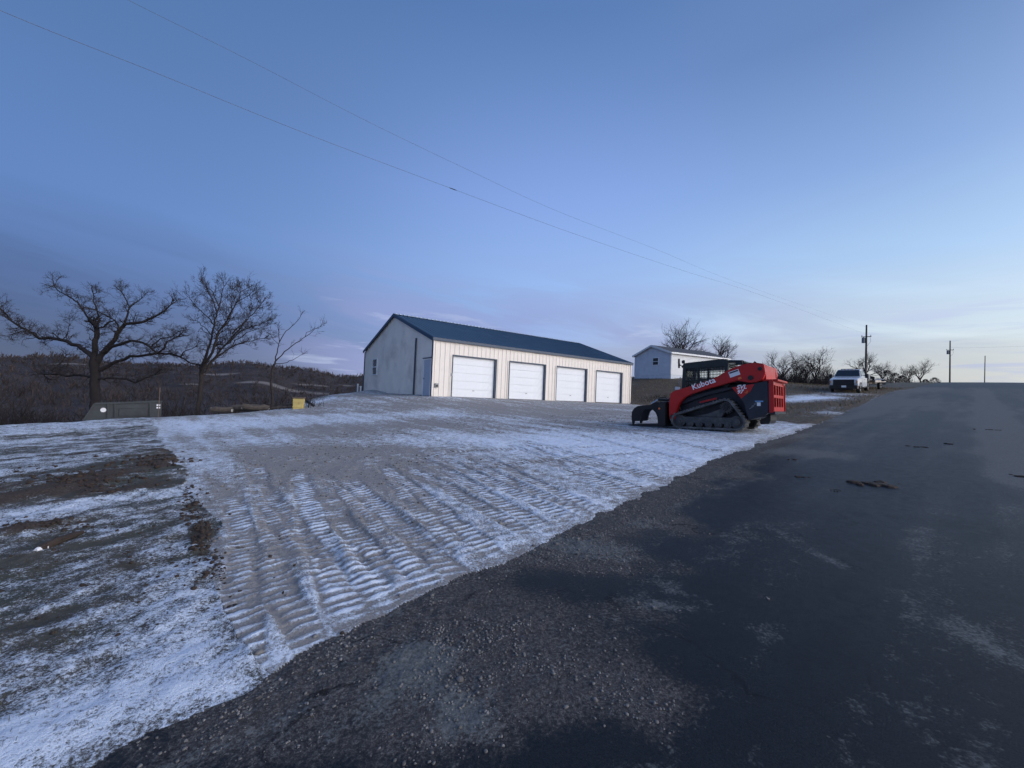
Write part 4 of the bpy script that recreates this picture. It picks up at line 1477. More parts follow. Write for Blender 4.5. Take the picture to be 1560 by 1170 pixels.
cab_s = section_body('body', [(-1.45, sec(1.0, .45, 1.34)), (-4.05, sec(1.0, .45, 1.34))], M['truck_white'], trk)
def gsec(x, w0, w1, z0, z1):
    return (x, [(-w0, z0), (-w1, z1), (w1, z1), (w0, z0)])
section_body('cab', [gsec(-1.50, .93, .90, 1.33, 1.36), gsec(-2.15, .93, .76, 1.33, 1.94), gsec(-2.4, .93, .75, 1.33, 1.98), gsec(-3.7, .93, .75, 1.33, 1.98), gsec(-4.0, .93, .80, 1.33, 1.80)], M['truck_white'], trk, .03)
m = MB()
m.add([(-1.555, -.84, 1.40), (-1.555, .84, 1.40), (-2.07, .73, 1.905), (-2.07, -.73, 1.905)], [(0, 1, 2, 3)])
m.build('windshield', M['dark_glass'], trk).location = (.028, 0, .03)
for s in (1, -1):
    for a, b in ((-2.10, -2.85), (-2.98, -3.75)):
        m = MB()
        m.add([(a + .25, s * .925, 1.40), (b, s * .925, 1.40), (b, s * .785, 1.88), (a - .05, s * .785, 1.88)], [(0, 1, 2, 3)])
        m.build('side_window', M['dark_glass'], trk).location = (0, s * .012, 0)
    m = MB()
    m.bar((-1.95, s * .95, 1.42), (-1.95, s * 1.16, 1.44), .04)
    m.box((-1.95, s * 1.24, 1.42), (.12, .20, .36))
    m.build('mirror', M['black'], trk)
    m = MB()
    m.box((-.005, s * .74, .98), (.05, .24, .26))
    hl = m.build('headlight', M['lamp_clear'], trk, bevel=.02)
    MB().box((.022, s * .87, .99), (.02, .06, .22)).build('turn_light', M['lamp_amber'], hl)
    for wx in (-.95, -4.75):
        wheel(trk, wx, s * .86)
        m = MB()
        n_ = 14
        prof = [(wx + .52 * math.cos(t * math.pi / n_), .42 + .50 * math.sin(t * math.pi / n_)) for t in range(n_ + 1)]
        prof += [(wx + .46 * math.cos(t * math.pi / n_), .42 + .44 * math.sin(t * math.pi / n_)) for t in range(n_, -1, -1)]
        m.prism(prof, s * .99, s * 1.03)
        m.build('wheel_arch', M['black'], trk)
    m = MB()
    m.box((-2.45, s * 1.0, .84), (1.0, .025, .75))
    m.box((-3.5, s * 1.0, .84), (.98, .025, .75))
    m.build('door', M['truck_white'], trk, bevel=.01)
    MB().box((-2.75, s * 1.03, 1.08), (.18, .03, .04)).build('door_handle', M['black'], trk)
    MB().box((-2.9, s * 1.02, .42), (2.1, .12, .05)).build('running_board', M['black'], trk)
m = MB()
m.box((.0, 0, .93), (.08, 1.42, .50))
gr = m.build('grille', M['black'], trk, bevel=.02)
for z in (.84, .96, 1.08):
    MB().box((.045, 0, z), (.015, 1.16, .03)).build('grille_bar', M['navy'], gr)
section_body('bumper', [(.16, sec(.92, .40, .70, .04)), (-.10, sec(1.0, .40, .70, .04))], M['black'], trk, .02)
MB().box((.175, .05, .60), (.01, .32, .16)).build('licence_plate', M['sticker'], trk)
MB().box((-.4, 0, .40), (.7, 1.3, .2)).build('chassis_front', M['black'], trk)
for y in (-.5, -.25, 0, .25, .5):
    MB().box((-2.2, y, 1.985), (.09, .07, .03)).build('roof_marker', M['lamp_amber'], trk)
# flat bed with headache rack behind the cab
MB().box((-5.25, 0, .98), (2.35, 2.1, .12)).build('flat_bed', M['black'], trk, bevel=.01)
MB().box((-5.0, 0, .62), (2.6, .9, .22)).build('chassis_rail', M['black'], trk)
m = MB()
for s in (1, -1):
    m.bar((-4.2, s * .98, 1.02), (-4.2, s * .85, 1.98), .09)
m.bar((-4.2, -.85, 1.98), (-4.2, .85, 1.98), .09)
m.bar((-4.2, -.9, 1.55), (-4.2, .9, 1.55), .07)
for k in range(7):
    m.bar((-4.2, -.6 + k * .2, 1.05), (-4.2, -.6 + k * .2, 1.95), .035)
m.build('headache_rack', M['black'], trk)
for s in (1, -1):
    MB().box((-4.6, s * .92, 1.28), (.7, .34, .45)).build('tool_box', M['grey_metal'], trk, bevel=.02)

tr_org = (tp[0] - tdir.x * 6.9, tp[1] - tdir.y * 6.9)
trl = empty('flatbed_trailer', (tr_org[0], tr_org[1], 0), 'long low flatbed trailer with pale deck hitched behind the white pickup', 'trailer')
frame_on_ground(trl, (tr_org[0], tr_org[1]), th, 8.0)
for k in range(6):
    MB().box((-3.6, -.95 + k * .38, .86), (7.0, .365, .06)).build('deck_board', M['deck'], trl)
m = MB()
for s in (1, -1):
    m.box((-3.6, s * 1.18, .80), (7.1, .06, .20))
    m.box((-3.6, s * .5, .68), (7.0, .08, .26))
m.build('side_rail', M['deck'], trl)
m = MB()
m.bar((-.1, .45, .72), (1.5, 0, .62), .12)
m.bar((-.1, -.45, .72), (1.5, 0, .62), .12)
m.bar((1.2, 0, .1), (1.2, 0, .9), .08)
m.build('tongue', M['black'], trl)
m = MB()
m.box((-.05, 0, 1.05), (.08, 2.3, .34))
m.build('front_stop', M['black'], trl)
for s in (1, -1):
    for x in (-4.3, -5.15):
        wheel(trl, x, s * .98, .36, .22)
    m = MB()
    m.prism([(-3.8, .80), (-3.95, .96), (-5.5, .96), (-5.65, .80), (-5.55, .80), (-5.45, .90), (-4.0, .90), (-3.9, .80)], s * 1.2, s * 1.45)
    m.build('fender', M['black'], trl)
MB().box((-7.3, 0, .95), (.35, 2.1, .07), Matrix.Rotation(.25, 3, 'Y')).build('ramp', M['deck'], trl)
MB().box((-1.1, .3, 1.10), (1.1, 1.2, .42)).build('cargo_crate', M['black'], trl, bevel=.05)

# ------------------------------------------------------------------ utility poles and lines
def pole(px, py_top, py_base, Y, label, lean=0.0, kit=True):
    b = PT(px, py_base, Y)
    t = PT(px, py_top, Y)
    zb = gz(b[0], b[1])
    o = empty('utility_pole', (b[0], b[1], zb), label, 'utility pole', 'utility poles along the road')
    h = t[2] - zb
    MB().tube([(0, 0, -.3), (lean * .5, 0, h * .5), (lean, 0, h)], [.16, .14, .11], 10).build('pole', M['wood_pole'], o)
    if kit:
        d = Vector((math.cos(RA), -math.sin(RA), 0))
        zc = h * .80
        MB().bar(-d * .62 + Vector((0, 0, zc)), d * .62 + Vector((0, 0, zc)), .09, .11).build('crossarm', M['wood_pole'], o)
        for k in (-.55, .55):
            MB().tube([d * k + Vector((0, 0, zc + .05)), d * k + Vector((0, 0, zc + .28))], .05, 8).build('insulator', M['grey_metal'], o)
        m = MB()
        c = d * -.34 + Vector((0, 0, zc - .55))
        m.tube([c + Vector((0, 0, -.42)), c + Vector((0, 0, .36)), c + Vector((0, 0, .42))], [.24, .24, .16], 14)
        tr = m.build('transformer', M['grey_metal'], o)
        MB().tube([c + Vector((0, 0, .42)), c + Vector((0, 0, .62))], .04, 8).build('bushing', M['wood_pole'], tr)
        MB().tube([d * .45 + Vector((0, 0, zc)), d * .55 + Vector((0, 0, zc - .8)), d * .1 + Vector((0, 0, zc - 1.5))], .02, 5).build('drop_lead', M['wire'], o)
    return o, Vector(t)
pole1, top1 = pole(1319, 495, 568, 66, 'tall wooden utility pole rising behind the white pickup truck')
pole2, top2 = pole(1447, 519, 575, 98, 'middle wooden pole with transformer at the left edge of the road crest')
pole3, top3 = pole(1499.5, 542, 574, 150, 'plain wooden pole without crossarm standing beyond the road crest', .25, False)
# the pole behind the camera that carries the near end of the span
def line_pt(px, py, Y):
    return Vector(PT(px, py, Y))
def span(name, pts, r, label, splice=None):
    """smooth wire through known points of its course, drawn out past the first one"""
    n = len(pts)
    out = []
    for i in range(n - 1):
        p0 = pts[max(i - 1, 0)]
        p1, p2 = pts[i], pts[i + 1]
        p3 = pts[min(i + 2, n - 1)]
        for k in range(16):
            t = k / 16
            out.append(.5 * ((2 * p1) + (-p0 + p2) * t + (2 * p0 - 5 * p1 + 4 * p2 - p3) * t * t + (-p0 + 3 * p1 - 3 * p2 + p3) * t ** 3))
    out.append(pts[-1])
    o = MB().tube(out, r, 5).build(name, M['wire'])
    tag(o, label, 'wire', 'overhead wires along the road')
    return o
# each wire runs parallel to the road, so distance grows evenly along it
def course(p_list, end):
    pts = []
    for px, py in p_list:
        d = ray(px, py)
        # vertical plane 11 m left of the road line
        nx, ny = -math.cos(RA), math.sin(RA)
        t = 10.6 / (d[0] * nx + d[1] * ny)
        pts.append(Vector(EYE + d * t))
    return pts + ([end] if end else [])
wa = course([(-330, -130), (10, 20), (240, 112), (470, 205), (690, 288), (880, 358), (1040, 412), (1180, 457)], top1 + Vector((0, 0, -1.5)))
wb = course([(-200, -200), (195, 0), (380, 92), (560, 185), (720, 262), (850, 322), (1000, 380), (1150, 440)], top1 + Vector((0, 0, -.3)))
for w_, r_, lb_ in ((wa, .0042, 'lower overhead wire, the one with a small dark splice'), (wb, .0032, 'upper overhead wire, above the spliced one')):
    o = span('overhead_wire', w_, r_, lb_)
    if 'lower' in lb_:
        p = w_[4]
        q = (w_[5] - w_[3]).normalized()
        MB().tube([p - q * .14, p - q * .07, p + q * .07, p + q * .14], [.006, .013, .013, .006], 8).build('splice', M['black'], o)
oW = span('overhead_wire', [top2 + Vector((0, 0, -1.6)), (top2 + top3) / 2 + Vector((4, -8, .2)), top3 + Vector((60, -40, 4.8))], .014, 'short faint wire leaving the middle pole over the road crest')

# ------------------------------------------------------------------ bare trees
def grow(mb, p, d, r, L, depth, R, spread=.6, lift=.12, sides=4, kids=(2, 4), mbs=None):
    """one branch with its own side branches"""
    n = 3 if depth > 0 else 2
    pts = [p]
    dd = d.copy()
    for i in range(n):
        dd = (dd + Vector((R.gauss(0, .16), R.gauss(0, .16), R.gauss(0, .12) + lift))).normalized()
        pts.append(pts[-1] + dd * (L / n))
    target = mb if depth > 1 or mbs is None else mbs
    target.tube(pts, [r, r * .82, r * .62, max(r * .40, .004)] if n == 3 else [r, r * .7, max(r * .40, .003)], sides if r > .02 else 3, cap=False)
    if depth <= 0:
        return
    for k in range(R.randint(*kids)):
        t = R.uniform(.25, 1.0)
        i = min(int(t * n), n - 1)
        q = pts[i].lerp(pts[i + 1], t * n - i)
        axis = Vector((R.gauss(0, 1), R.gauss(0, 1), R.gauss(0, .7)))
        axis = (axis - axis.dot(dd) * dd)
        if axis.length < .1:
            continue
        axis.normalize()
        nd = (dd * (1 - spread * .5) + axis * spread * R.uniform(.7, 1.2)).normalized()
        grow(mb, q, nd, max(r * R.uniform(.42, .62), .0048), L * R.uniform(.52, .80), depth - 1, R, spread, lift, sides, kids, mbs)

def traced_tree(name, limbs, z_org, Y0, label, bark, twig, seed, scale=.2222, twig_len=.9, twig_depth=3, density=1.0, kids=(2, 4), lift=.1, spread=.7, group=None, depth_slopes=True):
    R = random.Random(seed)
    base = PT(*[o + s * scale for o, s in zip(z_org, limbs[0][0][0])], Y0)
    zb = gz(base[0], base[1])
    o = empty(name, (base[0], base[1], zb), label, 'tree', group)
    off = Vector((base[0], base[1], zb))
    tw = MB()
    fine = MB()
    for li, (pts, r0, r1) in enumerate(limbs):
        r0 *= .86
        sl_ = 0 if li == 0 else R.uniform(-.35, .35)
        P_ = []
        Yc = Y0
        start = pts[0]
        for i, q in enumerate(pts):
            if i:
                dpx = math.hypot(q[0] - pts[i - 1][0], q[1] - pts[i - 1][1]) * scale
                Yc = Yc + sl_ * dpx * Y0 / F * 1.0
            w = PT(z_org[0] + q[0] * scale, z_org[1] + q[1] * scale, Yc)
            P_.append(Vector(w) - off)
        # densify with a little wander
        D_ = [P_[0]]
        for a, b in zip(P_[:-1], P_[1:]):
            for k in (1, 2, 3):
                j = (b - a).length * .03
                D_.append(a.lerp(b, k / 3) + Vector((R.gauss(0, j), R.gauss(0, j), R.gauss(0, j))) * (k < 3))
        n = len(D_)
        rad = [r0 + (r1 - r0) * (i / (n - 1)) ** .7 for i in range(n)]
        MB().tube(D_, rad, 9).build('trunk' if li == 0 else 'limb', M[bark], o, smooth=True)
        if li == 0:
            continue
        acc = 0
        for i in range(1, n):
            seg = (D_[i] - D_[i - 1])
            acc += seg.length * density * (0.35 + 1.2 * i / n)
            while acc > .28:
                acc -= .28
                d = seg.normalized()
                axis = Vector((R.gauss(0, 1), R.gauss(0, 1), R.gauss(.3, .8)))
                axis = (axis - axis.dot(d) * d)
                axis.normalize()
                nd = (d * R.uniform(.2, .9) + axis * R.uniform(.5, 1)).normalized()
                q = D_[i - 1].lerp(D_[i], R.random())
                grow(tw, q, nd, min(rad[i] * .5, .03) * R.uniform(.6, 1), twig_len * R.uniform(.5, 1.3), twig_depth, R, spread, lift, 4, kids, fine)
        d = (D_[-1] - D_[-2]).normalized()
        for k in range(3):
            grow(tw, D_[-1], (d + Vector((R.gauss(0, .35), R.gauss(0, .35), R.gauss(0, .35)))).normalized(), r1, twig_len, twig_depth, R, spread, lift, 4, kids, fine)
    tag(tw.build('branches', M[twig], o), kind='stuff')
    tag(fine.build('twigs', M[twig], o), kind='stuff')
    return o

oak = [([(645, 1090), (648, 980), (652, 860), (655, 760), (652, 650)], .30, .25),
       ([(648, 660), (600, 615), (560, 590), (470, 545), (380, 522), (270, 520), (200, 475), (130, 435), (50, 360), (-10, 310)], .20, .045),
       ([(640, 660), (650, 560), (665, 480), (660, 435)], .19, .13),
       ([(660, 440), (640, 415), (590, 360), (530, 270), (480, 240), (410, 200), (372, 160)], .09, .025),
       ([(664, 440), (680, 410), (668, 340), (652, 290), (640, 215)], .08, .025),
       ([(668, 450), (715, 440), (735, 415), (790, 395), (720, 360), (655, 325)], .08, .03),
       ([(660, 690), (690, 640), (740, 580), (800, 490), (860, 420), (950, 410), (1040, 380), (1110, 340), (1175, 285)], .24, .035),
       ([(855, 425), (880, 340), (888, 300), (862, 250), (832, 200)], .08, .025),
       ([(888, 310), (930, 275), (970, 245)], .05, .02),
       ([(790, 400), (812, 440), (800, 480)], .05, .04),
       ([(720, 620), (790, 570), (900, 535), (980, 550), (1040, 590), (1080, 622), (1130, 585), (1145, 540), (1220, 508)], .13, .03),
       ([(1035, 578), (1100, 522), (1160, 512), (1230, 470)], .05, .02),
       ([(690, 740), (770, 690), (890, 642), (1060, 625), (1180, 625), (1240, 650), (1310, 690)], .15, .04),
       ([(1240, 650), (1262, 610), (1340, 578)], .05, .02),
       ([(650, 800), (560, 770), (400, 765), (300, 765)], .11, .05),
       ([(390, 765), (388, 730), (400, 700), (425, 680)], .07, .04),
       ([(670, 800), (740, 790), (870, 800), (930, 825), (1000, 790), (1060, 770)], .10, .03),
       ([(430, 530), (460, 490), (475, 430)], .04, .015), ([(275, 520), (240, 480), (180, 470), (90, 490)], .05, .02)]
traced_tree('oak_tree', oak, (0, 400), 27, 'wide spreading bare tree with crooked limbs, its trunk behind the dark container', 'bark', 'twig', 3, twig_len=.56, twig_depth=3, density=1.9, kids=(2, 4), lift=.05)
ash = [([(190, 1060), (200, 930), (205, 850), (215, 720), (235, 660)], .17, .12),
       ([(232, 670), (270, 560), (300, 430), (315, 330), (288, 260), (258, 205)], .10, .02),
       ([(215, 760), (240, 690), (300, 560), (330, 470), (372, 420), (420, 330), (468, 260), (478, 205)], .12, .02),
       ([(240, 760), (285, 670), (350, 590), (430, 500), (500, 420), (570, 350), (620, 280)], .10, .02),
       ([(250, 720), (340, 630), (420, 580), (520, 540), (640, 520)], .08, .02),
       ([(300, 570), (400, 555), (490, 465), (600, 430), (660, 400)], .06, .015),
       ([(318, 340), (345, 260), (352, 200), (366, 165)], .05, .015),
       ([(300, 430), (250, 370), (184, 310), (130, 245)], .05, .015),
       ([(340, 460), (400, 400), (420, 310), (405, 220)], .05, .015),
       ([(285, 500), (230, 440), (180, 400)], .04, .015),
       ([(420, 490), (520, 390), (560, 300), (540, 220)], .05, .015),
       ([(420, 580), (520, 480), (640, 440)], .04, .015),
       ([(330, 300), (290, 200), (228, 160), (214, 130)], .04, .012),
       ([(470, 260), (530, 230), (560, 200)], .03, .012)]
traced_tree('ash_tree', ash, (260, 400), 27, 'tall fan shaped bare tree with many upright stems beside the wide crooked one', 'bark_ash', 'twig', 5, twig_len=.58, twig_depth=3, density=2.2, kids=(2, 4), lift=.08, spread=.5)
sap = [([(690, 1010), (690, 850), (692, 760), (712, 695)], .085, .06),
       ([(712, 700), (730, 620), (746, 540), (742, 480)], .045, .015),
       ([(746, 545), (790, 470), (850, 420), (890, 370)], .028, .012),
       ([(712, 685), (780, 610), (860, 550), (920, 510), (1025, 440)], .042, .012),
       ([(715, 692), (800, 685), (850, 660), (890, 635)], .025, .01),
       ([(740, 560), (700, 520), (690, 500)], .02, .008), ([(920, 512), (930, 480), (960, 470)], .02, .01)]
traced_tree('sapling_tree', sap, (260, 400), 23, 'thin forked bare sapling standing near the yellow box', 'bark_ash', 'twig', 8, twig_len=.42, twig_depth=2, density=.42, kids=(1, 3), lift=.1)

def bare_tree(name, px, py, Y, h, w, seed, label, stems=3, group='bare trees on the right hand rise', twig='twig', depth=4, zdrop=0.0):
    R = random.Random(seed)
    b = PT(px, py, Y)
    zb = gz(b[0], b[1])
    h = h + (b[2] - zb if abs(b[2] - zb) < 3 else 0)
    o = empty(name, (b[0], b[1], zb), label, 'tree', group)
    h *= 1.22
    tr = MB()
    br = MB()
    fine = MB()
    tr.tube([(0, 0, -.2), (.03, .02, h * .12), (.0, .05, h * .22)], [h * .028, h * .024, h * .02], 8)
    top = Vector((0, .05, h * .20))
    for k in range(stems):
        a = 2 * math.pi * (k + R.random() * .6) / stems
        out = min(w / h, .95) * R.uniform(.4, 1.1)
        d = Vector((math.cos(a) * out, math.sin(a) * out, 1)).normalized()
        grow(br, top - Vector((0, 0, R.random() * h * .06)), d, h * .014, h * R.uniform(.34, .44), depth, R, .62, .10, 5, (3, 4), fine)
    tr.build('trunk', M['bark'], o, smooth=True)
    tag(br.build('branches', M[twig], o), kind='stuff')
    tag(fine.build('twigs', M[twig], o), kind='stuff')
    return o
bare_tree('bare_tree', 1040, 552, 62, 4.9, 5.6, 21, 'broad bare tree showing over the white house roof', 7, 'bare trees behind the white house')
bare_tree('bare_tree', 1098, 556, 64, 3.9, 2.0, 22, 'small bare tree just above the loader cab', 4, 'bare trees behind the white house')
bare_tree('bare_tree', 1074, 556, 66, 3.2, 2.2, 23, 'low bare tree between the broad one and the loader cab', 4, 'bare trees behind the white house')
rt = [(1192, 585, 58, 4.0, 3.2, 'dense bare shrub tree right behind the red loader'), (1212, 586, 60, 3.6, 2.6, 'dense bare shrub tree second from the red loader'), (1228, 588, 62, 3.6, 2.2, 'dark bare shrub tree left of the taller pale tree'),
      (1243, 588, 60, 5.2, 2.6, 'tallest pale bare tree left of the white pickup'), (1258, 588, 66, 3.4, 2.0, 'small bare tree touching the left side of the pickup'),
      (1318, 577, 80, 4.6, 6.5, 'spreading bare tree behind the pickup and tall pole'), (1344, 578, 84, 3.2, 3.6, 'low bare tree above the trailer deck'),
      (1402, 579, 92, 3.6, 6.5, 'wide bare tree left of the middle pole'), (1385, 579, 90, 2.8, 3.4, 'low bare tree right of the trailer end')]
for i, (px, py, Y, h, w, lb) in enumerate(rt):
    bare_tree('bare_tree', px, py, Y, h, w, 40 + i, lb, 6 if w > 3 else 5)
def cedar(px, py, Y, h, w, seed, label):
    R = random.Random(seed)
    b = PT(px, py, Y)
    zb = gz(b[0], b[1])
    o = empty('cedar_shrub', (b[0], b[1], zb), label, 'shrub', 'dark shrubs along the right skyline')
    MB().tube([(0, 0, -.2), (0, 0, h * .5)], .06, 6).build('trunk', M['bark'], o)
    m = MB()
    for k in range(700):
        t = R.random() ** .8
        rr = w / 2 * (1 - t) ** .6 * R.uniform(.3, 1)
        a = R.random() * 6.283
        c = Vector((rr * math.cos(a), rr * math.sin(a), h * t))
        d = Vector((math.cos(a) + R.gauss(0, .5), math.sin(a) + R.gauss(0, .5), R.uniform(-.1, .9))).normalized() * R.uniform(.12, .3)
        s = d.cross(Vector((R.gauss(0, 1), R.gauss(0, 1), R.gauss(0, 1)))).normalized() * .05
        m.add([c - s, c + s, c + d], [(0, 1, 2)])
    tag(m.build('foliage', M['brush'], o), kind='stuff')
for i, (px, py, Y, h, w, lb) in enumerate([(1352, 577, 82, 2.4, 3.2, 'dark evergreen shrub standing right of the tall pole'), (1364, 577, 84, 1.9, 3.2, 'low dark shrub behind the trailer deck'), (1374, 578, 86, 1.5, 2.6, 'lowest dark shrub at the trailer end'), (1424, 578, 96, 2.0, 3.4, 'dark rounded shrub just left of the middle pole'), (1410, 579, 95, 1.4, 2.4, 'small dark shrub under the wide bare tree'), (1430, 578, 100, 1.4, 2.2, 'small dark shrub touching the middle pole')]):
    cedar(px, py, Y, h, w, 70 + i, lb)

# brush in the hollow: nobody could count it
def brush(name, spots, label, hmin, hmax, n_stem, mtl='brush', seed=1, kids=3):
    R = random.Random(seed)
    m = MB()
    for (x, y, hs) in spots:
        z = gz(x, y)
        h0 = R.uniform(hmin, hmax) * hs
        for k in range(n_stem):
            a = R.random() * 6.283
            lean = R.uniform(.1, .75)
            d = Vector((math.cos(a) * lean, math.sin(a) * lean, 1)).normalized()
            p = Vector((x + R.gauss(0, .35), y + R.gauss(0, .35), z - .1))
            L_ = h0 * R.uniform(.5, 1)
            q = p + d * L_
            mid = p.lerp(q, .5) + Vector((R.gauss(0, .08), R.gauss(0, .08), 0)) * L_
            r_ = R.uniform(.008, .02) * (1 + h0 * .12)
            m.tube([p, mid, q], [r_, r_ * .7, r_ * .25], 3, cap=False)
            for j in range(kids):
                t = R.uniform(.3, .95)
                c = p.lerp(mid, t * 2) if t < .5 else mid.lerp(q, t * 2 - 1)
                dd = (d + Vector((R.gauss(0, .6), R.gauss(0, .6), R.gauss(.1, .4)))).normalized() * L_ * R.uniform(.2, .45)
                s = dd.cross(Vector((R.gauss(0, 1), R.gauss(0, 1), R.gauss(0, 1)))).normalized() * r_ * .6
                m.add([c - s, c + s, c + dd], [(0, 1, 2)])
    o = m.build(name, M[mtl])
    return tag(o, label, None, None, 'stuff')
R_ = random.Random(99)
spots = []
while len(spots) < 420:
    az = math.radians(R_.uniform(-58, -10))
    r = R_.uniform(20, 62)
    x, y = r * math.sin(az), r * math.cos(az)
    bx = (x - BO[0]) * BX[0] + (y - BO[1]) * BX[1]
    by = (x - BO[0]) * BY[0] + (y - BO[1]) * BY[1]
    if bx > -2.5 and by > -3:
        continue
    if gz(x, y) < -1.3:
        spots.append((x, y, 1.0))
brush('valley_brush', spots, 'dark leafless thicket filling the hollow behind the lot', 1.4, 3.4, 26, seed=4, kids=4)
spots = []
while len(spots) < 120:
    px = R_.uniform(1150, 1440)
    Y = R_.uniform(62, 92)
    p = PT(px, 585, Y)
    s__, t__ = to_st(p[0], p[1])
    if t__ > 8:
        spots.append((p[0], p[1], .8))
brush('roadside_brush', spots, 'dark leafless brush along the rise behind the pickup', .8, 2.2, 18, seed=5)
spots = []
for k in range(60):
    p = PT(R_.uniform(1170, 1265), 585, R_.uniform(54, 68))
    spots.append((p[0], p[1], 1))
brush('hedge_brush', spots, 'dense dark leafless brush behind the red loader', 1.4, 3.2, 22, seed=15)
spots = []
for k in range(26):
    p = G(R_.uniform(962, 1035), R_.uniform(604, 613))
    spots.append((p[0], p[1], .4))
brush('weed_clump', spots, 'low dead weeds along the foot of the grassy bank', .5, 1.2, 10, seed=6)

# far woods on the hills: small bare crowns standing on the slopes
def far_woods():
    R = random.Random(17)
    m = MB()
    cnt = 0
    while cnt < 9000:
        az = math.radians(R.uniform(-62, 8))
        r = 85 + 420 * R.random() ** 1.1
        x, y = r * math.sin(az), r * math.cos(az)
        f_i = blobs_field(x, y)
        if f_i > .5 and R.random() < .9:
            continue
        z = gz_far(x, y)
        h = R.choice((.6, .8, 1, 1, 1.3)) * (R.uniform(2.2, 3.6) if r > 140 else R.uniform(1.3, 2.6))
        for k in range(7):
            a = R.random() * 6.283
            lean = R.uniform(.3, 1.1)
            d = Vector((math.cos(a) * lean, math.sin(a) * lean, 1)).normalized() * h * R.uniform(.6, 1)
            s = Vector((-math.sin(a + R.gauss(0, .6)), math.cos(a + R.gauss(0, .6)), 0)) * R.uniform(.04, .14) * (r / 200)
            p = Vector((x, y, z - .3))
            mid = p + d * .72
            m.add([p, mid - s, p + d, mid + s], [(0, 1, 2, 3)])
        cnt += 1
    o = m.build('hill_woods', M['woods'], tri=False)
    tag(o, 'dark bare woods covering the distant hills', None, None, 'stuff')
_fi = {}
_FB = []
for a in FIELD_PX:
    _FB.append(a)
def blobs_field(x, y):
    v = 0
    X_, Y_ = np.array([x]), np.array([y])
    for (c, ua, Lr, Wr) in _FBC:
        u = (x - c[0]) * ua[0] + (y - c[1]) * ua[1]
        w = (x - c[0]) * -ua[1] + (y - c[1]) * ua[0]
        v += math.exp(-((u / Lr) ** 2 + (w / Wr) ** 2))
    return v
_FBC = []
for px, py, rx, ry in _FB:
    c = G(px, py)
    D = math.hypot(c[0], c[1])
    c2 = G(px, py + ry)
    _FBC.append((c, (c[0] / D, c[1] / D), max(math.hypot(*(c2 - c)[:2]), .02), rx * float((c - EYE) @ _fw) / F))
def gz_far(x, y):
    # height of the built hill surface, its relief included
    X_, Y_ = np.array([x]), np.array([y])
    r = np.hypot(X_, Y_)
    return float((ground_z(X_, Y_) + (fbm(X_ * .02, Y_ * .02, 211, 4) - .5) * 3.0 * sm(r, 90, 250))[0])
far_woods()
# ------------------------------------------------------------------ dump container, yellow box, debris
c0 = PT(187, 637, 16.0)
dp_z = gz(c0[0], c0[1])
p0 = PT(126, 641, 17.6)
p1 = PT(246, 634, 19.36)
dd_ = Vector((p1[0] - p0[0], p1[1] - p0[1], 0))
dlen = dd_.length
ang = math.atan2(dd_.y, dd_.x)
cb0 = Vector(p0)
dump = empty('dump_container', (cb0.x, cb0.y, min(p0[2], p1[2]) - .25), 'dark weathered steel container with a sloped end below the lip of the lot', 'container', rz=ang)
zb_ = .25
h0, h1 = .72, .86
m = MB()
def shell(y):
    return [(0.0, zb_ - .3), (.02, zb_ + .02), (.42 * dlen / 3.4, zb_ + h0 - .02), (dlen - .02, zb_ + h1), (dlen, zb_ - .3)]
for y0_ in (0, 1.9):
    m = MB()
    m.prism(shell(0), y0_, y0_ + .06)
    m.build('side_wall', M['steel_dump'], dump, bevel=.006)
m = MB()
m.add([(.02, .06, zb_), (.42 * dlen / 3.4, .06, zb_ + h0), (.42 * dlen / 3.4, 1.9, zb_ + h0), (.02, 1.9, zb_)], [(0, 1, 2, 3)])
m.build('sloped_end', M['steel_dump'], dump)
MB().box((dlen - .03, .98, zb_ + h1 / 2 - .2), (.05, 1.84, h1 + .2)).build('end_wall', M['steel_dump'], dump)
MB().box((dlen / 2, .98, zb_ - .2), (dlen - .1, 1.84, .06)).build('floor', M['rust'], dump)
m = MB()
m.bar((.02, -.02, zb_ + .02), (.42 * dlen / 3.4, -.02, zb_ + h0), .07, .06)
m.bar((.42 * dlen / 3.4, -.02, zb_ + h0), (dlen, -.02, zb_ + h1 + .01), .07, .07)
m.build('top_rail', M['steel_dump'], dump)
for k, xx in enumerate((1.05, 1.35, 2.9)):
    zt = zb_ + h0 + (h1 - h0) * xx / dlen
    MB().bar((xx * dlen / 3.4, -.03, zb_ - .25), (xx * dlen / 3.4 - .06, -.03, zt - .04), .07, .05).build('side_rib', M['steel_dump'], dump)
MB().box((2.1 * dlen / 3.4, -.015, zb_ + .36), (1.3 * dlen / 3.4, .03, .34)).build('side_panel', M['steel_dump'], dump, bevel=.02)
MB().disc((.80 * dlen / 3.4, -.012, zb_ + .46), .095, .02, 'y', 16).build('round_marker', M['sticker'], dump)
for zz in (.70, .58):
    MB().box((3.22 * dlen / 3.4, -.012, zb_ + zz), (.13, .02, .07)).build('reflector', M['sticker'], dump)
pp = PT(242, 618, 17.5)
zpp = gz(pp[0], pp[1])
t_ = tag(MB().tube([(pp[0], pp[1], zpp - .2), (pp[0], pp[1], PT(242, 590, 17.5)[2])], .016, 6).build('fence_stake', M['rust']), 'thin metal stake rising behind the container end', 'stake')

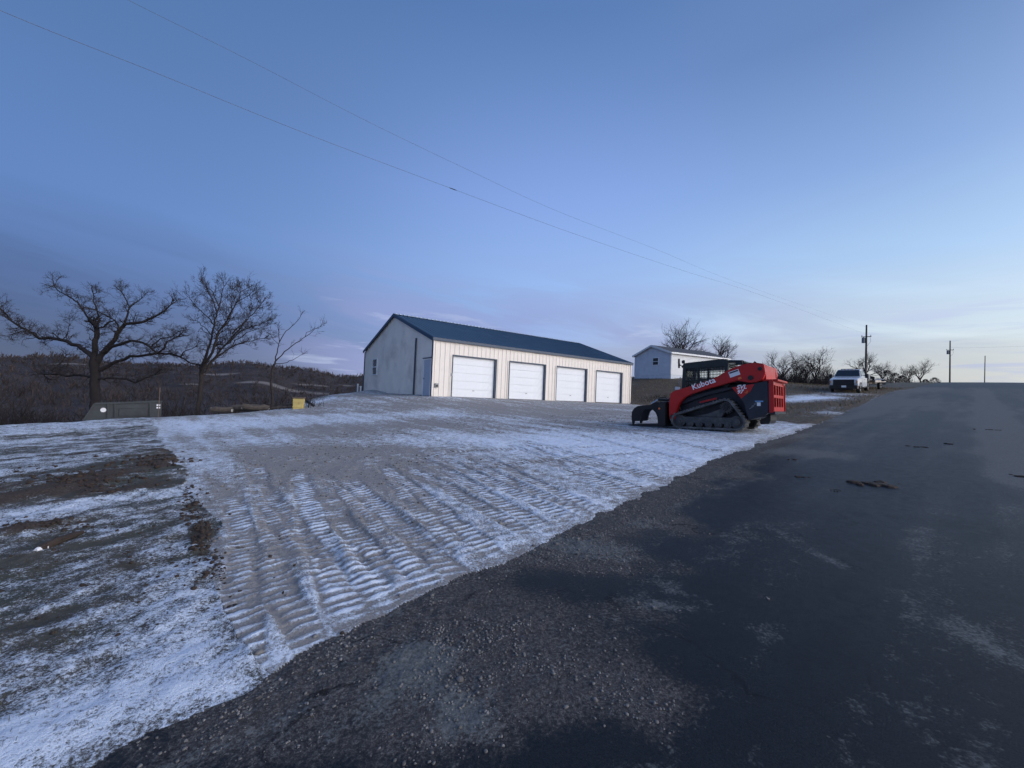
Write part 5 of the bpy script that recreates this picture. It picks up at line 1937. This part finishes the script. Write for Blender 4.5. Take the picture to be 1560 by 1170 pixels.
yb = PT(455, 623, 19.2)
zy = min(gz(yb[0], yb[1]), yb[2])
ybx = empty('yellow_bin', (yb[0], yb[1], yb[2] - .02), 'small yellow bin with a dark lid at the back edge of the lot', 'bin', rz=.25)
m = MB()
m.prism([(-.20, -.3), (.19, -.3), (.21, .50), (-.23, .50)], -.18, .18)
m.build('bin_body', M['yellow'], ybx, bevel=.015)
MB().box((-.01, 0, .535), (.48, .42, .05)).build('bin_lid', M['rust'], ybx, bevel=.01)
for zz in (.12, .34):
    MB().box((-.01, -.19, zz), (.42, .03, .03)).build('bin_rib', M['yellow'], ybx)
a_ = PT(461, 607, 20.2)
b_ = PT(486, 624, 20.0)
tag(MB().tube([tuple(a_), tuple((a_ + b_) / 2 + np.array([0, 0, .02])), tuple(b_ + np.array([0, 0, -.05]))], [.05, .06, .06], 8).build('leaning_beam', M['black']), 'dark beam leaning from the yellow bin down to the lot', 'beam')

Rl = random.Random(12)
def log(px, py, Y, ln, r, az, tilt, label, m_='log', group='logs by the yellow bin'):
    p = PT(px, py, Y)
    z = max(gz(p[0], p[1]) + r * .8, p[2])
    o = empty('log', (p[0], p[1], z), label, 'log', group)
    d = Vector((math.cos(az) * math.cos(tilt), math.sin(az) * math.cos(tilt), math.sin(tilt)))
    n = 5
    pts = [d * (ln * (i / n - .5)) + Vector((0, 0, Rl.gauss(0, r * .12))) for i in range(n + 1)]
    MB().tube(pts, [r * Rl.uniform(.85, 1.1) for _ in pts], 9).build('bark', M[m_], o)
    for s in (-1, 1):
        e = d * (ln / 2) * s
        MB().tube([e * .995, e * 1.006], r * .82, 9).build('cut_end', M['log_end'], o)
    return o
log(338, 624, 19, .85, .13, .2, 0, 'short pale log lying at the foot of the fan shaped tree')
log(375, 622, 19.5, 1.4, .16, -.1, .05, 'thick log under snow left of the thin sapling')
log(390, 621, 19.2, 1.1, .14, .3, -.04, 'second thick log against the sapling foot')
log(425, 621, 19.6, 1.3, .07, .1, .1, 'long thin pole lying between sapling and yellow bin')
log(436, 617, 19.8, 1.0, .06, -.3, .2, 'thin pale pole propped on the debris heap by the yellow bin')
lg = G(62, 843)
o = empty('log', (lg[0], lg[1], lg[2] + .04), 'broken branch with a pale snowy end lying on the left lawn', 'log')
d_ = Vector(tuple((G(98, 824) - G(50, 845))))
d_.normalize()
MB().tube([d_ * -.02, d_ * .14 + Vector((0, 0, .01)), d_ * .30, d_ * .42 + Vector((0, 0, -.01))], [.040, .036, .032, .02], 9).build('bark', M['clod'], o)
MB().tube([d_ * -.05, d_ * -.01, d_ * .03], [.020, .036, .040], 9).build('snowy_end', M['sticker'], o)
dv = []
for k in range(26):
    p = PT(Rl.uniform(395, 475), Rl.uniform(616, 623), Rl.uniform(19.5, 21.5))
    dv.append((p[0], p[1], .5))
brush('brush_heap', dv, 'heap of broken brush around the yellow bin', .6, 1.3, 9, 'twig', 9)

# ------------------------------------------------------------------ loose stones, clods, grass
def rocks(name, pts, sizes, mtl, label, flat=.6, seed=3):
    """many stones in one mesh: squashed, jittered icosahedra"""
    r0 = np.random.default_rng(seed)
    ph = (1 + 5 ** .5) / 2
    ico = np.array([(-1, ph, 0), (1, ph, 0), (-1, -ph, 0), (1, -ph, 0), (0, -1, ph), (0, 1, ph), (0, -1, -ph), (0, 1, -ph), (ph, 0, -1), (ph, 0, 1), (-ph, 0, -1), (-ph, 0, 1)]) / 1.9
    tri = np.array([(0, 11, 5), (0, 5, 1), (0, 1, 7), (0, 7, 10), (0, 10, 11), (1, 5, 9), (5, 11, 4), (11, 10, 2), (10, 7, 6), (7, 1, 8), (3, 9, 4), (3, 4, 2), (3, 2, 6), (3, 6, 8), (3, 8, 9), (4, 9, 5), (2, 4, 11), (6, 2, 10), (8, 6, 7), (9, 8, 1)])
    n = len(pts)
    V = np.repeat(ico[None], n, 0) * r0.uniform(.72, 1.25, (n, 12, 1))
    V = V * r0.uniform(.7, 1.35, (n, 1, 3)) * np.array([1, 1, flat])
    a = r0.uniform(0, 6.283, n)
    c, s = np.cos(a)[:, None], np.sin(a)[:, None]
    x = V[..., 0] * c - V[..., 1] * s
    y = V[..., 0] * s + V[..., 1] * c
    V = np.stack([x, y, V[..., 2]], -1) * np.asarray(sizes)[:, None, None] + np.asarray(pts)[:, None, :]
    Fc = (tri[None] + (np.arange(n) * 12)[:, None, None]).reshape(-1, 3)
    me = bpy.data.meshes.new(name)
    me.vertices.add(n * 12)
    me.vertices.foreach_set('co', V.astype(np.float32).ravel())
    me.loops.add(Fc.size)
    me.loops.foreach_set('vertex_index', Fc.astype(np.int32).ravel())
    me.polygons.add(len(Fc))
    me.polygons.foreach_set('loop_start', np.arange(0, Fc.size, 3, dtype=np.int32))
    me.polygons.foreach_set('loop_total', np.full(len(Fc), 3, dtype=np.int32))
    me.update()
    me.materials.append(mtl)
    o = bpy.data.objects.new(name, me)
    COL.objects.link(o)
    return tag(o, label, None, None, 'stuff')

def surf(X_, Y_):
    """height of the built near surface: nearest grid vertex"""
    r = np.hypot(X_, Y_)
    i = np.clip(np.searchsorted(RR, r), 0, nr - 1)
    a = np.arctan2(X_, Y_)
    j = np.clip(np.round((a - az_f[0]) / (az_f[1] - az_f[0])).astype(int), 0, len(az_f) - 1)
    return gZ.reshape(nr, na)[i, j], i * na + j

def scatter(n, smin, smax, dens, seed, s_rng, t_rng, power=2.2):
    r0 = np.random.default_rng(seed)
    s = r0.uniform(*s_rng, n)
    t = r0.uniform(*t_rng, n)
    x, y = from_st(s, t)
    z, idx = surf(x, y)
    keep = (r0.random(n) < dens(idx, x, y)) & (np.hypot(x, y) > 1.0) & (y > .3)
    x, y, z = x[keep], y[keep], z[keep]
    size = smin + (smax - smin) * r0.random(len(x)) ** power
    return np.stack([x, y, z + size * .18], -1), size
clump = lambda x, y, k, sd: sm(fbm(x * k, y * k, sd, 3), .46, .66)
pts, sz = scatter(150000, .0025, .010, lambda i, x, y: is_road[i] * np.clip(gvF[i] - .30, 0, 1) * (.12 + .9 * clump(x, y, 3.0, 301)), 5, (-1.8, 9), (-1.6, 3.6), 2.4)
rocks('loose_gravel', pts, sz, M['stone'], 'loose gravel spilled over the edge of the asphalt')
pts, sz = scatter(3000, .008, .019, lambda i, x, y: is_road[i] * np.clip(gvF[i] - .42, 0, 1) * clump(x, y, 1.6, 305), 6, (-1.5, 6), (-1.2, 3.4), 3.0)
rocks('coarse_gravel', pts, sz, M['stone'], 'coarser limestone chips among the spilled gravel', .7)
pts, sz = scatter(22000, .006, .026, lambda i, x, y: is_lot[i] * (.10 + .5 * clump(x, y, 1.1, 309)) * sm(snow[i], .6, .2), 7, (-2, 16), (2.4, 12), 3.0)
rocks('driveway_stones', pts, sz, M['stone'], 'small stones and clods lying over the gravel lot')
# brown clods along the left edge of the lot and on the dirt ridges
cl_p, cl_s = [], []
Rc = random.Random(31)
for (px, py, rx, ry, n, s0, s1) in [(306, 818, 14, 30, 200, .006, .032), (240, 705, 40, 9, 160, .008, .045), (120, 735, 110, 16, 300, .008, .04), (290, 770, 14, 24, 90, .006, .03), (80, 805, 90, 8, 90, .006, .03), (330, 870, 12, 24, 70, .006, .025), (200, 860, 200, 80, 160, .006, .02)]:
    for k in range(n):
        p = G(px + Rc.gauss(0, rx * .6), py + Rc.gauss(0, ry * .6))
        cl_p.append((p[0], p[1]))
        cl_s.append(s0 + (s1 - s0) * Rc.random() ** 2.5)
cp = np.array(cl_p)
zc, _ = surf(cp[:, 0], cp[:, 1])
rocks('soil_clods', np.c_[cp, zc + np.array(cl_s) * .2], cl_s, M['clod'], 'brown soil clods along the ragged edge of the lawn', .75)
# mud dropped on the road
mud = [(1340, 738, .30, 'widest flat brown mud patch lying across the road lane'), (1396, 681, .16, 'dark mud clod on the far side of the road lane'), (1442, 676, .14, 'small dark mud clod right of its larger neighbour up the road'), (1225, 727, .11, 'dark mud clod nearest the snowy edge of the road'), (1276, 747, .07, 'little dark clod beside the widest mud patch'), (1506, 655, .17, 'dark mud clod on the pale stripe of the road'), (1551, 725, .16, 'dark mud clod at the right edge on the pale stripe'), (1208, 700, .08, 'thin dark clod farther up the left lane')]
for px, py, w, lb in mud:
    p = G(px, py)
    R = random.Random(px)
    m = MB()
    for k in range(16 if w > .2 else 7):
        d = Vector((R.gauss(0, w * .6), R.gauss(0, w * .35), 0))
        r = w * R.uniform(.10, .28)
        n = 8
        vs = [(d.x, d.y, r * R.uniform(.25, .5))]
        ring = [(d.x + r * math.cos(t * 6.283 / n) * R.uniform(.7, 1.3), d.y + r * math.sin(t * 6.283 / n) * R.uniform(.7, 1.3), r * R.uniform(.10, .25)) for t in range(n)]
        low = [(d.x + (q[0] - d.x) * 1.35, d.y + (q[1] - d.y) * 1.35, -.02) for q in ring]
        vs += ring + low
        fs = [(0, 1 + t, 1 + (t + 1) % n) for t in range(n)] + [(1 + t, 1 + n + t, 1 + n + (t + 1) % n, 1 + (t + 1) % n) for t in range(n)]
        m.add(vs, fs)
    o = m.build('mud_clod', M['clod'])
    zz, _ = surf(np.array([p[0]]), np.array([p[1]]))
    o.location = (p[0], p[1], float(zz[0]) + .003)
    o.rotation_euler = (0, 0, R.uniform(-.4, .4) - RA * 0)
    tag(o, lb, 'mud clod', 'mud clods dropped on the road')

def grass(name, pts, hmin, hmax, label, mtl, seed, lean=.6, width=.004):
    r0 = np.random.default_rng(seed)
    n = len(pts)
    P_ = np.asarray(pts)
    a = r0.uniform(0, 6.283, n)
    h = r0.uniform(hmin, hmax, n)
    le = r0.uniform(.1, 1, n) * lean
    w = width * (1 + h * 4)
    dx_, dy_ = np.cos(a), np.sin(a)
    b0 = P_ + np.c_[-dy_ * w, dx_ * w, -.02 + 0 * w]
    b1 = P_ + np.c_[dy_ * w, -dx_ * w, -.02 + 0 * w]
    mi = P_ + np.c_[dx_ * h * le * .35, dy_ * h * le * .35, h * .6]
    tp_ = P_ + np.c_[dx_ * h * le, dy_ * h * le, h * (1 - .3 * le)]
    V = np.stack([b0, b1, mi + (b1 - P_) * .6, mi + (b0 - P_) * .6, tp_], 1).reshape(-1, 3)
    me = bpy.data.meshes.new(name)
    i = np.arange(n)[:, None] * 5
    faces = np.concatenate([i + 0, i + 1, i + 2, i + 3, i + 3, i + 2, i + 4], 1)
    me.vertices.add(n * 5)
    me.vertices.foreach_set('co', V.astype(np.float32).ravel())
    me.loops.add(n * 7)
    me.loops.foreach_set('vertex_index', faces.astype(np.int32).ravel())
    me.polygons.add(n * 2)
    st = (np.arange(n)[:, None] * 7 + np.array([0, 4])).ravel()
    me.polygons.foreach_set('loop_start', st.astype(np.int32))
    me.polygons.foreach_set('loop_total', np.tile(np.array([4, 3], dtype=np.int32), n))
    me.update()
    me.materials.append(mtl)
    o = bpy.data.objects.new(name, me)
    COL.objects.link(o)
    return tag(o, label, None, None, 'stuff')
# short dead grass on the lawn, thinner where the snow lies thick
r0 = np.random.default_rng(77)
n = 60000
az_ = np.radians(r0.uniform(-58, -20, n))
rr_ = 2.0 * (9.0) ** r0.random(n)
x_, y_ = rr_ * np.sin(az_), rr_ * np.cos(az_)
z_, idx = surf(x_, y_)
keep = (~is_road[idx]) & (~is_lot[idx]) & (z_ > -.9) & (r0.random(n) < .04 + .96 * sm(snow[idx], .60, .25)) & (r0.random(n) < .35 + .65 * clump(x_, y_, 1.3, 331)) & (soil[idx] < .4)
grass('lawn_grass', np.c_[x_, y_, z_][keep], .008, .032, 'short dead grass poking through snow on the left lawn', mat('dull_grass', (.075, .070, .048), .95, 0, .4, 1.5), 5, .9, .0022)
# taller dry grass on the bank and verge at the right
n = 46000
px_ = r0.uniform(0, 1, n)
bx_ = r0.uniform(8, 46, n)
by_ = r0.uniform(18, 62, n)
s_, t__ = to_st(bx_, by_)
z_, idx = surf(bx_, by_)
b_l = (bx_ - BO[0]) * BX[0] + (by_ - BO[1]) * BX[1]
c_l = (bx_ - BO[0]) * BY[0] + (by_ - BO[1]) * BY[1]
keep = (~is_road[idx]) & (~is_lot[idx]) & (t__ > road_edge(s_) + .25) & (snow[idx] < .35) & ~((b_l < 17.7) & (c_l > -.2)) & (r0.random(n) < .30 + .7 * clump(bx_, by_, .5, 341))
hx = (bx_ - HO[0]) * HBX[0] + (by_ - HO[1]) * HBX[1]
hy = (bx_ - HO[0]) * -HBX[1] + (by_ - HO[1]) * HBX[0]
keep &= ~((hx > -.1) & (hx < 9.7) & (hy > -.1) & (hy < 6))
grass('bank_grass', np.c_[bx_, by_, z_][keep], .05, .22, 'dry brown grass on the bank and road verge', M['dry_grass'], 6, .9, .008)
